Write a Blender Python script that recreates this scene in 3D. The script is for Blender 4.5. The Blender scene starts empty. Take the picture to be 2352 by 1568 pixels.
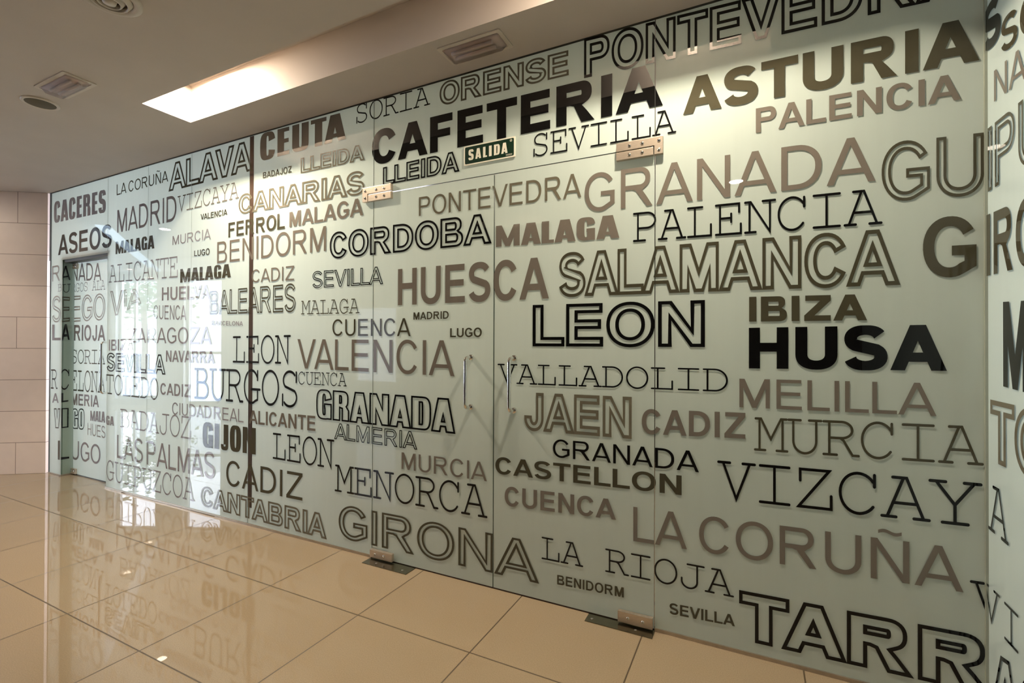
import bpy, bmesh, math, random
from mathutils import Vector, Matrix
from mathutils.geometry import tessellate_polygon

# ---------------------------------------------------------------- camera, world, exposure
S = bpy.context.scene
COL = S.collection
cam_d = bpy.data.cameras.new('camera'); cam = bpy.data.objects.new('camera', cam_d); COL.objects.link(cam)
cam_d.sensor_fit = 'HORIZONTAL'; cam_d.sensor_width = 36.0; cam_d.lens = 36.0 * 1113.804 / 2352.0
cam_d.clip_start = 0.02; cam_d.clip_end = 300
R_ = Vector((0.89467636, 0.44670236, 0.00334828)); U_ = Vector((-0.00039252, -0.00670922, 0.99997742)); F_ = Vector((-0.44671474, 0.89465747, 0.00582724))
CAM = Vector((0.0, -2.16438, 1.23985))
m = Matrix.Identity(4)
for i in range(3):
    m[i][0] = R_[i]; m[i][1] = U_[i]; m[i][2] = -F_[i]; m[i][3] = CAM[i]
cam.matrix_world = m
S.camera = cam
S.view_settings.view_transform = 'Standard'; S.view_settings.look = 'None'
S.view_settings.exposure = 0.08; S.view_settings.gamma = 1.0; S.view_settings.use_curve_mapping = False
S.cycles.use_denoising = True
S.cycles.max_bounces = 10; S.cycles.diffuse_bounces = 5; S.cycles.glossy_bounces = 6
S.cycles.sample_clamp_indirect = 6.0

SKY = 22.0
w = bpy.data.worlds.new('daylight'); S.world = w; w.use_nodes = True
nt = w.node_tree; nt.nodes.clear()
wo = nt.nodes.new('ShaderNodeOutputWorld'); bg = nt.nodes.new('ShaderNodeBackground')
tc = nt.nodes.new('ShaderNodeTexCoord'); sx = nt.nodes.new('ShaderNodeSeparateXYZ'); cr = nt.nodes.new('ShaderNodeValToRGB')
nt.links.new(tc.outputs['Generated'], sx.inputs[0]); nt.links.new(sx.outputs['Z'], cr.inputs[0])
cr.color_ramp.elements[0].position = 0.0; cr.color_ramp.elements[0].color = (0.95, 0.97, 1, 1)
cr.color_ramp.elements[1].position = 0.6; cr.color_ramp.elements[1].color = (0.55, 0.72, 1, 1)
nt.links.new(cr.outputs[0], bg.inputs[0]); bg.inputs[1].default_value = SKY
nt.links.new(bg.outputs[0], wo.inputs[0])

WARM = (1.0, 0.86, 0.68)
DAY = (0.86, 0.88, 1.0)
# room lamps: (x, y, z, watts, disc radius, colour): the two lamps in the light trough and the downlights
LAMPS = [
    (-2.95, -0.495, 2.893, 62.0, 0.045, WARM), (-0.28, -0.495, 2.893, 40.0, 0.045, WARM),
    (-4.85, -1.52, 2.893, 17.0, 0.045, WARM), (-2.45, -3.02, 2.893, 8.0, 0.045, WARM),
    (-0.14, -2.44, 2.655, 5.0, 0.055, WARM), (-6.54, -1.28, 2.655, 14.0, 0.055, WARM),
]
def area(name, loc, rot, sx, sy, watts, col):
    l = bpy.data.lights.new(name, 'AREA'); l.shape = 'RECTANGLE'; l.size = sx; l.size_y = sy; l.energy = watts; l.color = col
    o = bpy.data.objects.new(name, l); o.location = loc; o.rotation_euler = rot; COL.objects.link(o); return o
for i, (x, y, z, wt, r, c) in enumerate(LAMPS):
    l = bpy.data.lights.new('lamp_light', 'AREA'); l.shape = 'DISK'; l.size = 2 * r; l.energy = wt; l.color = c
    o = bpy.data.objects.new('lamp_light', l); o.location = (x, y, z - 0.004); COL.objects.link(o)
# two unseen area lights added in the trough to brighten its inner face
for x, wt in ((-0.25, 16.0), (-2.95, 16.0)):
    area('trough_fill', (x, -0.345, 2.885), (math.radians(-74), 0, 0), 0.5, 0.03, wt, WARM)
# unseen area light added as daylight behind the left end of the glass
area('left_pane_backlight', (-4.9, 2.3, 1.5), (math.pi / 2, 0, math.pi), 3.2, 1.8, 150, DAY)
area('middle_pane_backlight', (-1.5, 2.0, 2.5), (math.radians(35), 0, math.pi), 2.5, 0.6, 40, WARM)  # unseen area light added to backlight the middle panes
area('corner_pane_backlight', (2.1, -0.8, 1.5), (math.pi / 2, 0, math.pi / 2), 1.8, 1.8, 26, (.74, .87, 1.0))  # area light added to give the corner pane a cool backlight

H = 2.668
# ---------------------------------------------------------------- helpers
def link(o, parent=None):
    COL.objects.link(o)
    if parent is not None: o.parent = parent
    return o
def tag(o, label=None, cat=None, group=None, kind=None):
    if label: o['label'] = label
    if cat: o['category'] = cat
    if group: o['group'] = group
    if kind: o['kind'] = kind
    return o
def empty(name, loc, label, cat, group=None, kind=None):
    o = bpy.data.objects.new(name, None); o.location = loc; o.empty_display_size = 0.1; link(o)
    return tag(o, label, cat, group, kind)
class MB:
    def __init__(s): s.v = []; s.f = []
    def quad(s, *p):
        n = len(s.v); s.v += [tuple(q) for q in p]; s.f.append(tuple(range(n, n + len(p)))); return s
    def box(s, a, b):
        x0, y0, z0 = a; x1, y1, z1 = b; n = len(s.v)
        s.v += [(x0,y0,z0),(x1,y0,z0),(x1,y1,z0),(x0,y1,z0),(x0,y0,z1),(x1,y0,z1),(x1,y1,z1),(x0,y1,z1)]
        s.f += [tuple(n + i for i in q) for q in ((0,3,2,1),(4,5,6,7),(0,1,5,4),(1,2,6,5),(2,3,7,6),(3,0,4,7))]; return s
    def prism(s, pts, axis, a, b):
        # polygon pts in the two other axes, extruded along axis from a to b
        def P(p, t):
            q = list(p); q.insert(axis, t); return tuple(q)
        n = len(s.v); k = len(pts)
        s.v += [P(p, a) for p in pts] + [P(p, b) for p in pts]
        tris = tessellate_polygon([[Vector((p[0], p[1], 0)) for p in pts]])
        s.f += [tuple(n + i for i in t) for t in tris] + [tuple(n + k + i for i in t) for t in tris]
        s.f += [(n + i, n + (i + 1) % k, n + k + (i + 1) % k, n + k + i) for i in range(k)]; return s
    def lathe(s, c, prof, seg=40, axis=2):
        # prof: list of (radius, offset along axis)
        n = len(s.v); k = len(prof)
        for i in range(seg):
            a = 2 * math.pi * i / seg
            for r, h in prof:
                q = [r * math.cos(a), r * math.sin(a)]; q.insert(axis, h)
                s.v.append((c[0] + q[0], c[1] + q[1], c[2] + q[2]))
        for i in range(seg):
            j = (i + 1) % seg
            for t in range(k - 1):
                s.f.append((n + i * k + t, n + j * k + t, n + j * k + t + 1, n + i * k + t + 1))
        return s
    def tube(s, path, r, seg=14):
        path = [Vector(p) for p in path]; n = len(s.v); up = None
        for i, p in enumerate(path):
            t = (path[min(i + 1, len(path) - 1)] - path[max(i - 1, 0)]).normalized()
            if up is None:
                up = t.orthogonal().normalized()
            up = (up - t * up.dot(t)).normalized(); sd = t.cross(up)
            for k in range(seg):
                a = 2 * math.pi * k / seg
                s.v.append(tuple(p + up * (r * math.cos(a)) + sd * (r * math.sin(a))))
        for i in range(len(path) - 1):
            for k in range(seg):
                q = (k + 1) % seg
                s.f.append((n + i * seg + k, n + i * seg + q, n + (i + 1) * seg + q, n + (i + 1) * seg + k))
        s.f.append(tuple(n + k for k in range(seg))[::-1]); s.f.append(tuple(n + (len(path) - 1) * seg + k for k in range(seg)))
        return s
    def ball(s, c, r, u=10, v=6, sq=(1,1,1)):
        n = len(s.v)
        for j in range(v + 1):
            th = math.pi * j / v
            for i in range(u):
                a = 2 * math.pi * i / u
                s.v.append((c[0] + r * sq[0] * math.sin(th) * math.cos(a), c[1] + r * sq[1] * math.sin(th) * math.sin(a), c[2] + r * sq[2] * math.cos(th)))
        for j in range(v):
            for i in range(u):
                k = (i + 1) % u
                s.f.append((n + j * u + i, n + j * u + k, n + (j + 1) * u + k, n + (j + 1) * u + i))
        return s
    def build(s, name, mat, parent=None, smooth=False, bevel=0.0):
        me = bpy.data.meshes.new(name); me.from_pydata(s.v, [], s.f); me.update()
        bm = bmesh.new(); bm.from_mesh(me); bmesh.ops.remove_doubles(bm, verts=bm.verts, dist=1e-6)
        bmesh.ops.recalc_face_normals(bm, faces=bm.faces)
        if bevel > 0:
            es = [e for e in bm.edges if len(e.link_faces) == 2 and e.calc_face_angle() > 0.6]
            bmesh.ops.bevel(bm, geom=es, offset=bevel, segments=2, affect='EDGES', profile=0.6)
        bm.to_mesh(me); bm.free()
        if smooth:
            for p in me.polygons: p.use_smooth = True
        me.materials.append(mat)
        o = bpy.data.objects.new(name, me); return link(o, parent)
def struct(o):
    o['kind'] = 'structure'; return o

# ---------------------------------------------------------------- materials
MATS = {}
def principled(name, col, rough=0.5, metal=0.0, noise=0.06, scale=12.0, spec=0.5, coat=0.0, bump=0.0, stretch=None):
    mt = bpy.data.materials.new(name); mt.use_nodes = True; t = mt.node_tree; b = t.nodes['Principled BSDF']
    b.inputs['Roughness'].default_value = rough; b.inputs['Metallic'].default_value = metal
    b.inputs['Specular IOR Level'].default_value = spec; b.inputs['Coat Weight'].default_value = coat; b.inputs['Coat Roughness'].default_value = 0.03
    g = t.nodes.new('ShaderNodeTexCoord'); n = t.nodes.new('ShaderNodeTexNoise'); n.inputs['Scale'].default_value = scale; n.inputs['Detail'].default_value = 4
    src = g.outputs['Object']
    if stretch:
        mp = t.nodes.new('ShaderNodeMapping'); mp.inputs['Scale'].default_value = stretch; t.links.new(src, mp.inputs[0]); src = mp.outputs[0]
    t.links.new(src, n.inputs['Vector'])
    r = t.nodes.new('ShaderNodeValToRGB'); lo = 1 - noise; hi = 1 + noise
    r.color_ramp.elements[0].position = 0.3; r.color_ramp.elements[1].position = 0.7
    r.color_ramp.elements[0].color = (*[min(1, c * lo) for c in col], 1); r.color_ramp.elements[1].color = (*[min(1, c * hi) for c in col], 1)
    t.links.new(n.outputs[0], r.inputs[0]); t.links.new(r.outputs[0], b.inputs['Base Color'])
    if bump:
        bp = t.nodes.new('ShaderNodeBump'); bp.inputs['Strength'].default_value = bump; bp.inputs['Distance'].default_value = 0.002
        t.links.new(n.outputs[0], bp.inputs['Height']); t.links.new(bp.outputs[0], b.inputs['Normal'])
    MATS[name] = mt; return mt
def emitter(name, col, strength):
    mt = bpy.data.materials.new(name); mt.use_nodes = True; t = mt.node_tree; t.nodes.clear()
    o = t.nodes.new('ShaderNodeOutputMaterial'); e = t.nodes.new('ShaderNodeEmission'); e.inputs[0].default_value = (*col, 1); e.inputs[1].default_value = strength
    t.links.new(e.outputs[0], o.inputs[0]); MATS[name] = mt; return mt

def frosted_glass(name, col, trans):
    # clear gloss on the face, frosted film behind it that both scatters and passes light
    mt = bpy.data.materials.new(name); mt.use_nodes = True; t = mt.node_tree; t.nodes.clear()
    o = t.nodes.new('ShaderNodeOutputMaterial'); d = t.nodes.new('ShaderNodeBsdfDiffuse'); tr = t.nodes.new('ShaderNodeBsdfTranslucent')
    gl = t.nodes.new('ShaderNodeBsdfGlossy'); fr = t.nodes.new('ShaderNodeFresnel'); m1 = t.nodes.new('ShaderNodeMixShader'); m2 = t.nodes.new('ShaderNodeMixShader')
    g = t.nodes.new('ShaderNodeTexCoord'); mp = t.nodes.new('ShaderNodeMapping'); n = t.nodes.new('ShaderNodeTexNoise'); r = t.nodes.new('ShaderNodeValToRGB')
    mp.inputs['Scale'].default_value = (30, 30, 0.6); n.inputs['Scale'].default_value = 1.0; n.inputs['Detail'].default_value = 3
    t.links.new(g.outputs['Object'], mp.inputs[0]); t.links.new(mp.outputs[0], n.inputs['Vector']); t.links.new(n.outputs[0], r.inputs[0])
    r.color_ramp.elements[0].position = 0.35; r.color_ramp.elements[1].position = 0.65
    r.color_ramp.elements[0].color = (*[c * 0.992 for c in col], 1); r.color_ramp.elements[1].color = (*[min(1, c * 1.008) for c in col], 1)
    t.links.new(r.outputs[0], d.inputs[0]); t.links.new(r.outputs[0], tr.inputs[0])
    fr.inputs[0].default_value = 1.5; gl.inputs['Roughness'].default_value = 0.0; gl.inputs[0].default_value = (1, 1, 1, 1)
    m1.inputs[0].default_value = trans
    t.links.new(d.outputs[0], m1.inputs[1]); t.links.new(tr.outputs[0], m1.inputs[2])
    t.links.new(fr.outputs[0], m2.inputs[0]); t.links.new(m1.outputs[0], m2.inputs[1]); t.links.new(gl.outputs[0], m2.inputs[2])
    t.links.new(m2.outputs[0], o.inputs[0]); MATS[name] = mt; return mt

def vinyl(name, col):
    return principled(name, col, 0.0, 0.0, 0.02, 40.0, 0.32)

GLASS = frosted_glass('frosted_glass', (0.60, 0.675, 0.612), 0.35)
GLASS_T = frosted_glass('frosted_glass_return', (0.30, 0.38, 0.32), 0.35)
def clear_back(name):
    mt = bpy.data.materials.new(name); mt.use_nodes = True; t = mt.node_tree; t.nodes.clear()
    o = t.nodes.new('ShaderNodeOutputMaterial'); a = t.nodes.new('ShaderNodeBsdfTransparent'); b = t.nodes.new('ShaderNodeBsdfGlossy'); f = t.nodes.new('ShaderNodeFresnel'); m = t.nodes.new('ShaderNodeMixShader')
    a.inputs[0].default_value = (.93, .97, .94, 1); b.inputs['Roughness'].default_value = .02; f.inputs[0].default_value = 1.45
    t.links.new(f.outputs[0], m.inputs[0]); t.links.new(a.outputs[0], m.inputs[1]); t.links.new(b.outputs[0], m.inputs[2]); t.links.new(m.outputs[0], o.inputs[0]); return mt
CLEAR = clear_back('clear_glass_back')
EDGE = principled('glass_edge', (0.10, 0.15, 0.12), 0.15)
INK = {'K': vinyl('black_vinyl', (0.004, 0.004, 0.004)), 'D': vinyl('dark_brown_vinyl', (0.055, 0.050, 0.031)),
       'E': vinyl('olive_grey_vinyl', (0.125, 0.112, 0.078)), 'G': vinyl('grey_brown_vinyl', (0.15, 0.130, 0.106)),
       'P': vinyl('light_washed_grey_vinyl', (0.27, 0.255, 0.27)), 'L': vinyl('pale_washed_grey_vinyl', (0.40, 0.39, 0.38))}  # P, L: greys lightened to paint in light washing over the left panes
STEEL = principled('brushed_steel', (0.58, 0.49, 0.39), 0.36, 0.85, 0.10, 60.0, stretch=(1, 1, 12))
CHROME = principled('chrome', (0.80, 0.78, 0.75), 0.06, 1.0, 0.02)
DARKM = principled('dark_brown_profile', (0.045, 0.026, 0.016), 0.65, 0, .06, 12, .25)
DARKGAP = principled('dark_channel_and_gap', (0.03, 0.03, 0.022), 0.5)
CHANNEL = principled('floor_channel_steel', (0.42, 0.36, 0.29), 0.3, 0.8, 0.08, 30.0)
CEIL = principled('painted_plaster', (0.55, 0.485, 0.43), 0.75, 0.0, 0.03, 3.0)
WHITE = principled('white_paint', (0.80, 0.74, 0.66), 0.5, 0.0, 0.02)
REARP = principled('dark_unseen_wall', (0.06, 0.045, 0.033), 0.5, 0.0, 0.2, 3.0, stretch=(6, 6, .5))  # unseen walls, darkened to keep glass reflections and pane seams dark
WALLP = principled('warm_wall_paint', (0.55, 0.48, 0.40), 0.8, 0.0, 0.04, 2.0)
# ---------------------------------------------------------------- lettering: every letter is drawn here from strokes and contours
def arc(cx, cy, rx, ry, a0, a1, n=14, e=2.0):
    out = []
    for i in range(n + 1):
        a = math.radians(a0 + (a1 - a0) * i / n); c = math.cos(a); s = math.sin(a)
        k = 2.0 / e
        out.append((cx + rx * math.copysign(abs(c) ** k, c), cy + ry * math.copysign(abs(s) ** k, s)))
    return out
OV = 0.012
# style: stem, bar, roundness exponent, letter widths (ink), sidebearing
SANS = {
 'A':   (0.128, 0.112, 2.1, dict(A=.93,B=.76,C=.86,D=.83,E=.75,F=.70,G=.89,H=.80,I=.128,J=.57,L=.63,M=.95,N=.79,O=.94,P=.77,R=.86,S=.79,T=.83,U=.79,V=.92,Y=.92,Z=.80), .10),
 'AB':  (0.200, 0.165, 2.15, dict(A=1.0,B=.86,C=.88,D=.86,E=.79,F=.72,G=.93,H=.84,I=.200,J=.64,L=.72,M=.98,N=.84,O=.96,P=.80,R=.92,S=.83,T=.82,U=.84,V=.93,Y=.93,Z=.80), .09),
 'ABk': (0.285, 0.215, 2.25, dict(A=1.13,B=.98,C=1.0,D=.98,E=.86,F=.80,G=1.06,H=.99,I=.285,J=.82,L=.82,M=1.20,N=.99,O=1.07,P=.90,R=1.03,S=.95,T=.95,U=.98,V=1.1,Y=1.1,Z=.93), .085),
 'I':   (0.265, 0.150, 3.2, dict(A=.74,B=.64,C=.62,D=.64,E=.47,F=.45,G=.63,H=.67,I=.265,J=.42,L=.44,M=.93,N=.70,O=.62,P=.60,R=.65,S=.60,T=.56,U=.62,V=.72,Y=.68,Z=.49), .055),
}
def sans(ch, st):
    w, t, e, W_, sb = SANS[st]; base = 'N' if ch == '\u00d1' else ch
    W = W_.get(base, 1.0); o = OV
    if st == 'I' and base in 'NM': w = .225
    def ring(a0, a1, rev=False, n=20):
        return arc(W / 2, .5, W / 2, .5 + o, a0, a1, n, e), arc(W / 2, .5, W / 2 - w, .5 + o - t, a1, a0, n, e)
    if ch == 'I': return [[(0,0),(w,0),(w,1),(0,1)]], W
    if ch == '_': return [[(0,0),(W,0),(W,1),(0,1)]], W
    if ch == 'L': return [[(0,0),(W,0),(W,t),(w,t),(w,1),(0,1)]], W
    if ch == 'T': return [[(W/2-w/2,0),(W/2+w/2,0),(W/2+w/2,1-t),(W,1-t),(W,1),(0,1),(0,1-t),(W/2-w/2,1-t)]], W
    if ch == 'E': a = .52 - t/2; b = a + t; return [[(0,0),(W,0),(W,t),(w,t),(w,a),(W*.94,a),(W*.94,b),(w,b),(w,1-t),(W*.98,1-t),(W*.98,1),(0,1)]], W
    if ch == 'F': a = .50 - t/2; b = a + t; return [[(0,0),(w,0),(w,a),(W*.9,a),(W*.9,b),(w,b),(w,1-t),(W,1-t),(W,1),(0,1)]], W
    if ch == 'H': a = .52 - t/2; b = a + t; return [[(0,0),(w,0),(w,a),(W-w,a),(W-w,0),(W,0),(W,1),(W-w,1),(W-w,b),(w,b),(w,1),(0,1)]], W
    if ch in 'AV':
        a = w * (.56 if st != 'I' else .62); lw = w * (1.06 if st != 'I' else .98); s = W/2 - a
        if ch == 'V':
            yi = 1 - (W/2 - lw) / s
            return [[(0,1),(lw,1),(W/2,max(yi,.0)),(W-lw,1),(W,1),(W/2+a,0),(W/2-a,0)]], W
        yb = .215 if st in ('A','AB') else (.19 if st == 'ABk' else .16); yt = yb + t * .95; ya = (W/2 - lw) / s
        out = [[(0,0),(lw,0),(lw+s*yb,yb),(W-lw-s*yb,yb),(W-lw,0),(W,0),(W/2+a,1),(W/2-a,1)]]
        if ya > yt + .03: out.append([(lw+s*yt,yt),(W-lw-s*yt,yt),(W/2,ya)])
        return out, W
    if ch == 'Y':
        j = .42; lw = w * 1.12; h = W/2 - w/2; sl = (1 - j) / h
        yi = 1 - (W/2 - lw) * sl
        return [[(W/2-w/2,0),(W/2+w/2,0),(W/2+w/2,j),(W,1),(W-lw,1),(W/2,yi),(lw,1),(0,1),(W/2-w/2,j)]], W
    if ch in ('N', '\u00d1'):
        d = w * 1.08; y1 = w / (W - d); y2 = 1 - y1
        out = [[(0,0),(w,0),(w,y2),(W-d,0),(W,0),(W,1),(W-w,1),(W-w,y1),(d,1),(0,1)]]
        if ch != 'N':
            c = W/2; h = t * .36; top = [(c - .24 + .48*i/16, 1.17 + .035*math.sin(2*math.pi*i/16) + h*.8) for i in range(17)]
            bot = [(x, y - 2*h) for x, y in top][::-1]; out.append(top[::-1] + bot[::-1])
        return out, W
    if ch == 'M':
        hw = w * 1.28 if st != 'I' else w * 1.02; b = hw * .40; x2 = W/2 - b + hw
        v = (x2 - W/2) / (x2 - hw); yi = 1 - w / (W/2 - b)
        return [[(0,0),(w,0),(w,yi),(W/2-b,0),(W/2+b,0),(W-w,yi),(W-w,0),(W,0),(W,1),(W-hw,1),(W/2,v),(hw,1),(0,1)]], W
    if ch == 'Z':
        zr = w * 1.28
        return [[(0,0),(W,0),(W,t),(zr,t),(W,1-t),(W,1),(W*.04,1),(W*.04,1-t),(W-zr,1-t),(0,t)]], W
    if ch == 'O':
        return [arc(W/2,.5,W/2,.5+o,0,360,44,e)[:-1], arc(W/2,.5,W/2-w,.5+o-t,0,360,44,e)[:-1]], W
    if ch == 'C':
        a = {'A': 32, 'AB': 30, 'ABk': 26, 'I': 14}[st]
        p, q = ring(a, 360 - a, n=34); return [p + q], W
    if ch == 'G':
        a = {'A': 33, 'AB': 31, 'ABk': 27, 'I': 14}[st]; xr = W * .985; xb = W * .54; yb = .50 + t*.1; ye, yv = (.05, .165) if st != 'I' else (.02, .0)
        po = [p for p in arc(W/2,.5,W/2,.5+o,a,352,36,e) if not (p[0] > W*.5 and p[1] < .5 and p[0] > xr - .02) and not (p[0] > W*.6 and p[1] < .5 and p[1] > ye)]
        qi = [p for p in arc(W/2,.5,W/2-w,.5+o-t,a,350,36,e) if not (p[0] > W*.5 and p[1] < .5 and (p[0] > xr - w - .02 or p[1] > .05 + t))]
        return [po + [(xr,yv),(xr,yb),(xb,yb),(xb,yb-t),(xr-w,yb-t),(xr-w,max(qi[-1][1] + .02, yv + t*.55))] + qi[::-1]], W
    if ch == 'D':
        rx = W * (.62 if st != 'I' else .45); c = W - rx
        return [[(0,0)] + arc(c,.5,rx,.5,-90,90,20,e+.1) + [(0,1)], [(w,t)] + arc(c,.5,max(rx-w,.01),.5-t,-90,90,20,e+.1) + [(w,1-t)]], W
    if ch in 'PR':
        m_ = .43 if ch == 'P' else .45; Wb = W if ch == 'P' else W * .93; c = (1 + m_) / 2; ry = (1 - m_) / 2; rx = min(ry * 1.05, Wb - w * 1.1); cx = Wb - rx
        ctr = [(w,m_+t)] + arc(cx,c,max(rx-w,.02),ry-t,-90,90,16,e+.1) + [(w,1-t)]
        if ch == 'P': return [[(0,0),(w,0),(w,m_)] + arc(cx,c,rx,ry,-90,90,16,e+.1) + [(0,1)], ctr], W
        lw = w * 1.2
        if st == 'I':
            leg = [(w,m_),(W*.98-w*.98,m_-.03),(W*.98-w*.98,0),(W*.98,0),(W*.98,m_-.10)]
            return [[(0,0),(w,0)] + leg + arc(cx,c,rx,ry,-50,90,14,e+.1) + [(0,1)], ctr], W
        leg = [(w,m_),(W*.36,m_),(W*.47,m_-.035),(W-lw,0),(W,0),(W*.80,.27),(W*.68,m_-.035)]
        return [[(0,0),(w,0)] + leg + arc(cx,c,rx,ry,-62,90,14,e+.1) + [(0,1)], ctr], W
    if ch == 'B':
        m_ = .515; W1 = W * .93; r1 = (1-m_)/2; r2 = m_/2; x1 = min(r1*1.08, W1-w*1.1); x2 = min(r2*1.12, W-w*1.1); h = t*.5
        out = [(0,0)] + arc(W-x2,r2,x2,r2,-90,62,14,e+.1) + arc(W1-x1,m_+r1,x1,r1,-62,90,14,e+.1) + [(0,1)]
        lo = [(w,t)] + arc(W-x2,(t+m_-h)/2,max(x2-w,.02),(m_-h-t)/2,-90,90,12,e+.1) + [(w,m_-h)]
        up = [(w,m_+h)] + arc(W1-x1,(m_+h+1-t)/2,max(x1-w,.02),(1-t-m_-h)/2,-90,90,12,e+.1) + [(w,1-t)]
        return [out, lo, up], W
    if ch == 'U':
        r = min(.36, W*.5); 
        return [[(0,1)] + arc(W/2,r-o,W/2,r,180,360,20,e) + [(W,1),(W-w,1)] + arc(W/2,r-o,W/2-w,r-t,360,180,20,e) + [(w,1)]], W
    if ch == 'J':
        r = min(.36, W*.55)
        return [[(W,1),(W-w,1)] + arc(W/2,r-o,W/2-w,r-t,360,180,16,e) + arc(W/2,r-o,W/2,r,180,360,18,e)], W
    if ch == 'S':
        top = 1 + o - t/2; bot = -o + t/2; hh = (top - bot); ru = hh * .245; rl = hh * .255; cu = top - ru; cl = bot + rl; rx = W/2 - w/2; ox = W * .015
        a = 22 if st != 'I' else 4
        pts = arc(W/2, cu, rx - ox, ru, a, 222, 22, e) + arc(W/2, cl, rx, rl, 42, -180 + (14 if st != 'I' else 4), 22, e)
        L = []; Rr = []
        for i, p in enumerate(pts):
            q0 = pts[max(i-1,0)]; q1 = pts[min(i+1,len(pts)-1)]
            dx, dy = q1[0]-q0[0], q1[1]-q0[1]; l = math.hypot(dx,dy) or 1; dx /= l; dy /= l
            mid = math.exp(-((i - len(pts)/2) / 5.0) ** 2)
            th = t + (w - t) * abs(dy); th = th * (1 - mid) + max(th, w * .93) * mid
            L.append((p[0]-dy*th/2, p[1]+dx*th/2)); Rr.append((p[0]+dy*th/2, p[1]-dx*th/2))
        return [L + Rr[::-1]], W
    raise KeyError(ch)

def courier(ch):
    # stroke lists (polyline, drawn in a box 1.05 wide and 1 high)
    A = arc
    g = {
    'A': [[(.25,1),(.56,1),(.93,0)],[(.49,1),(.12,0)],[(.25,.36),(.80,.36)],[(0,0),(.32,0)],[(.72,0),(1.05,0)]],
    'B': [[(.2,0),(.2,1)],[(.05,1),(.58,1)]+A(.58,.77,.26,.23,90,-90,12),[(.2,.54),(.62,.54)]+A(.62,.27,.32,.27,90,-90,12)+[(.05,0)]],
    'C': [A(.52,.5,.44,.52,38,322,30),[(.90,1.0),(.90,.70)]],
    'D': [[(.2,0),(.2,1)],[(.05,1),(.48,1)]+A(.48,.5,.46,.5,90,-90,20)+[(.05,0)]],
    'E': [[(.2,0),(.2,1)],[(.05,1),(.88,1),(.88,.72)],[(.2,.54),(.6,.54)],[(.6,.68),(.6,.40)],[(.05,0),(.94,0),(.94,.32)]],
    'G': [A(.50,.5,.42,.52,38,300,30)+[(.86,.10),(.86,.42)],[(.50,.42),(1.0,.42)],[(.86,1.0),(.86,.72)]],
    'I': [[(.525,0),(.525,1)],[(.13,1),(.92,1)],[(.13,0),(.92,0)]],
    'J': [[(.35,1),(1.0,1)],[(.74,1),(.74,.28)]+A(.43,.28,.31,.30,0,-180,16)+[(.12,.38)]],
    'L': [[(.34,0),(.34,1)],[(.08,1),(.62,1)],[(.08,0),(.94,0),(.94,.38)]],
    'M': [[(.15,0),(.15,1)],[(.90,0),(.90,1)],[(.02,1),(.20,1),(.525,.36),(.85,1),(1.03,1)],[(0,0),(.34,0)],[(.71,0),(1.05,0)]],
    'N': [[(.17,0),(.17,1)],[(.02,1),(.21,1),(.86,0),(.86,1)],[(.62,1),(1.03,1)],[(.02,0),(.38,0)]],
    'O': [A(.525,.5,.45,.52,0,360,40)],
    'P': [[(.22,0),(.22,1)],[(.05,1),(.60,1)]+A(.60,.725,.33,.275,90,-90,16)+[(.22,.45)],[(.05,0),(.52,0)]],
    'R': [[(.2,0),(.2,1)],[(.03,1),(.56,1)]+A(.56,.755,.31,.245,90,-90,16)+[(.2,.51)],[(.52,.51),(.62,.44),(.88,0),(1.05,0)],[(.03,0),(.42,0)]],
    'S': [A(.52,.755,.34,.265,38,225,18)+A(.52,.25,.37,.27,45,-142,20),[(.87,1.0),(.87,.72)],[(.14,.32),(.14,0)]],
    'T': [[(.07,.70),(.07,1),(.98,1),(.98,.70)],[(.525,1),(.525,0)],[(.27,0),(.78,0)]],
    'U': [[(.17,1),(.17,.36)]+A(.525,.36,.355,.38,180,360,20)+[(.88,.36),(.88,1)],[(.02,1),(.40,1)],[(.66,1),(1.03,1)]],
    'V': [[(.14,1),(.525,0),(.91,1)],[(0,1),(.34,1)],[(.71,1),(1.05,1)]],
    'Y': [[(.13,1),(.525,.45),(.92,1)],[(.525,.45),(.525,0)],[(0,1),(.33,1)],[(.72,1),(1.05,1)],[(.26,0),(.79,0)]],
    'Z': [[(.14,.70),(.14,1),(.88,1),(.10,0),(.93,0),(.93,.34)]],
    }
    return g[ch]

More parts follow.
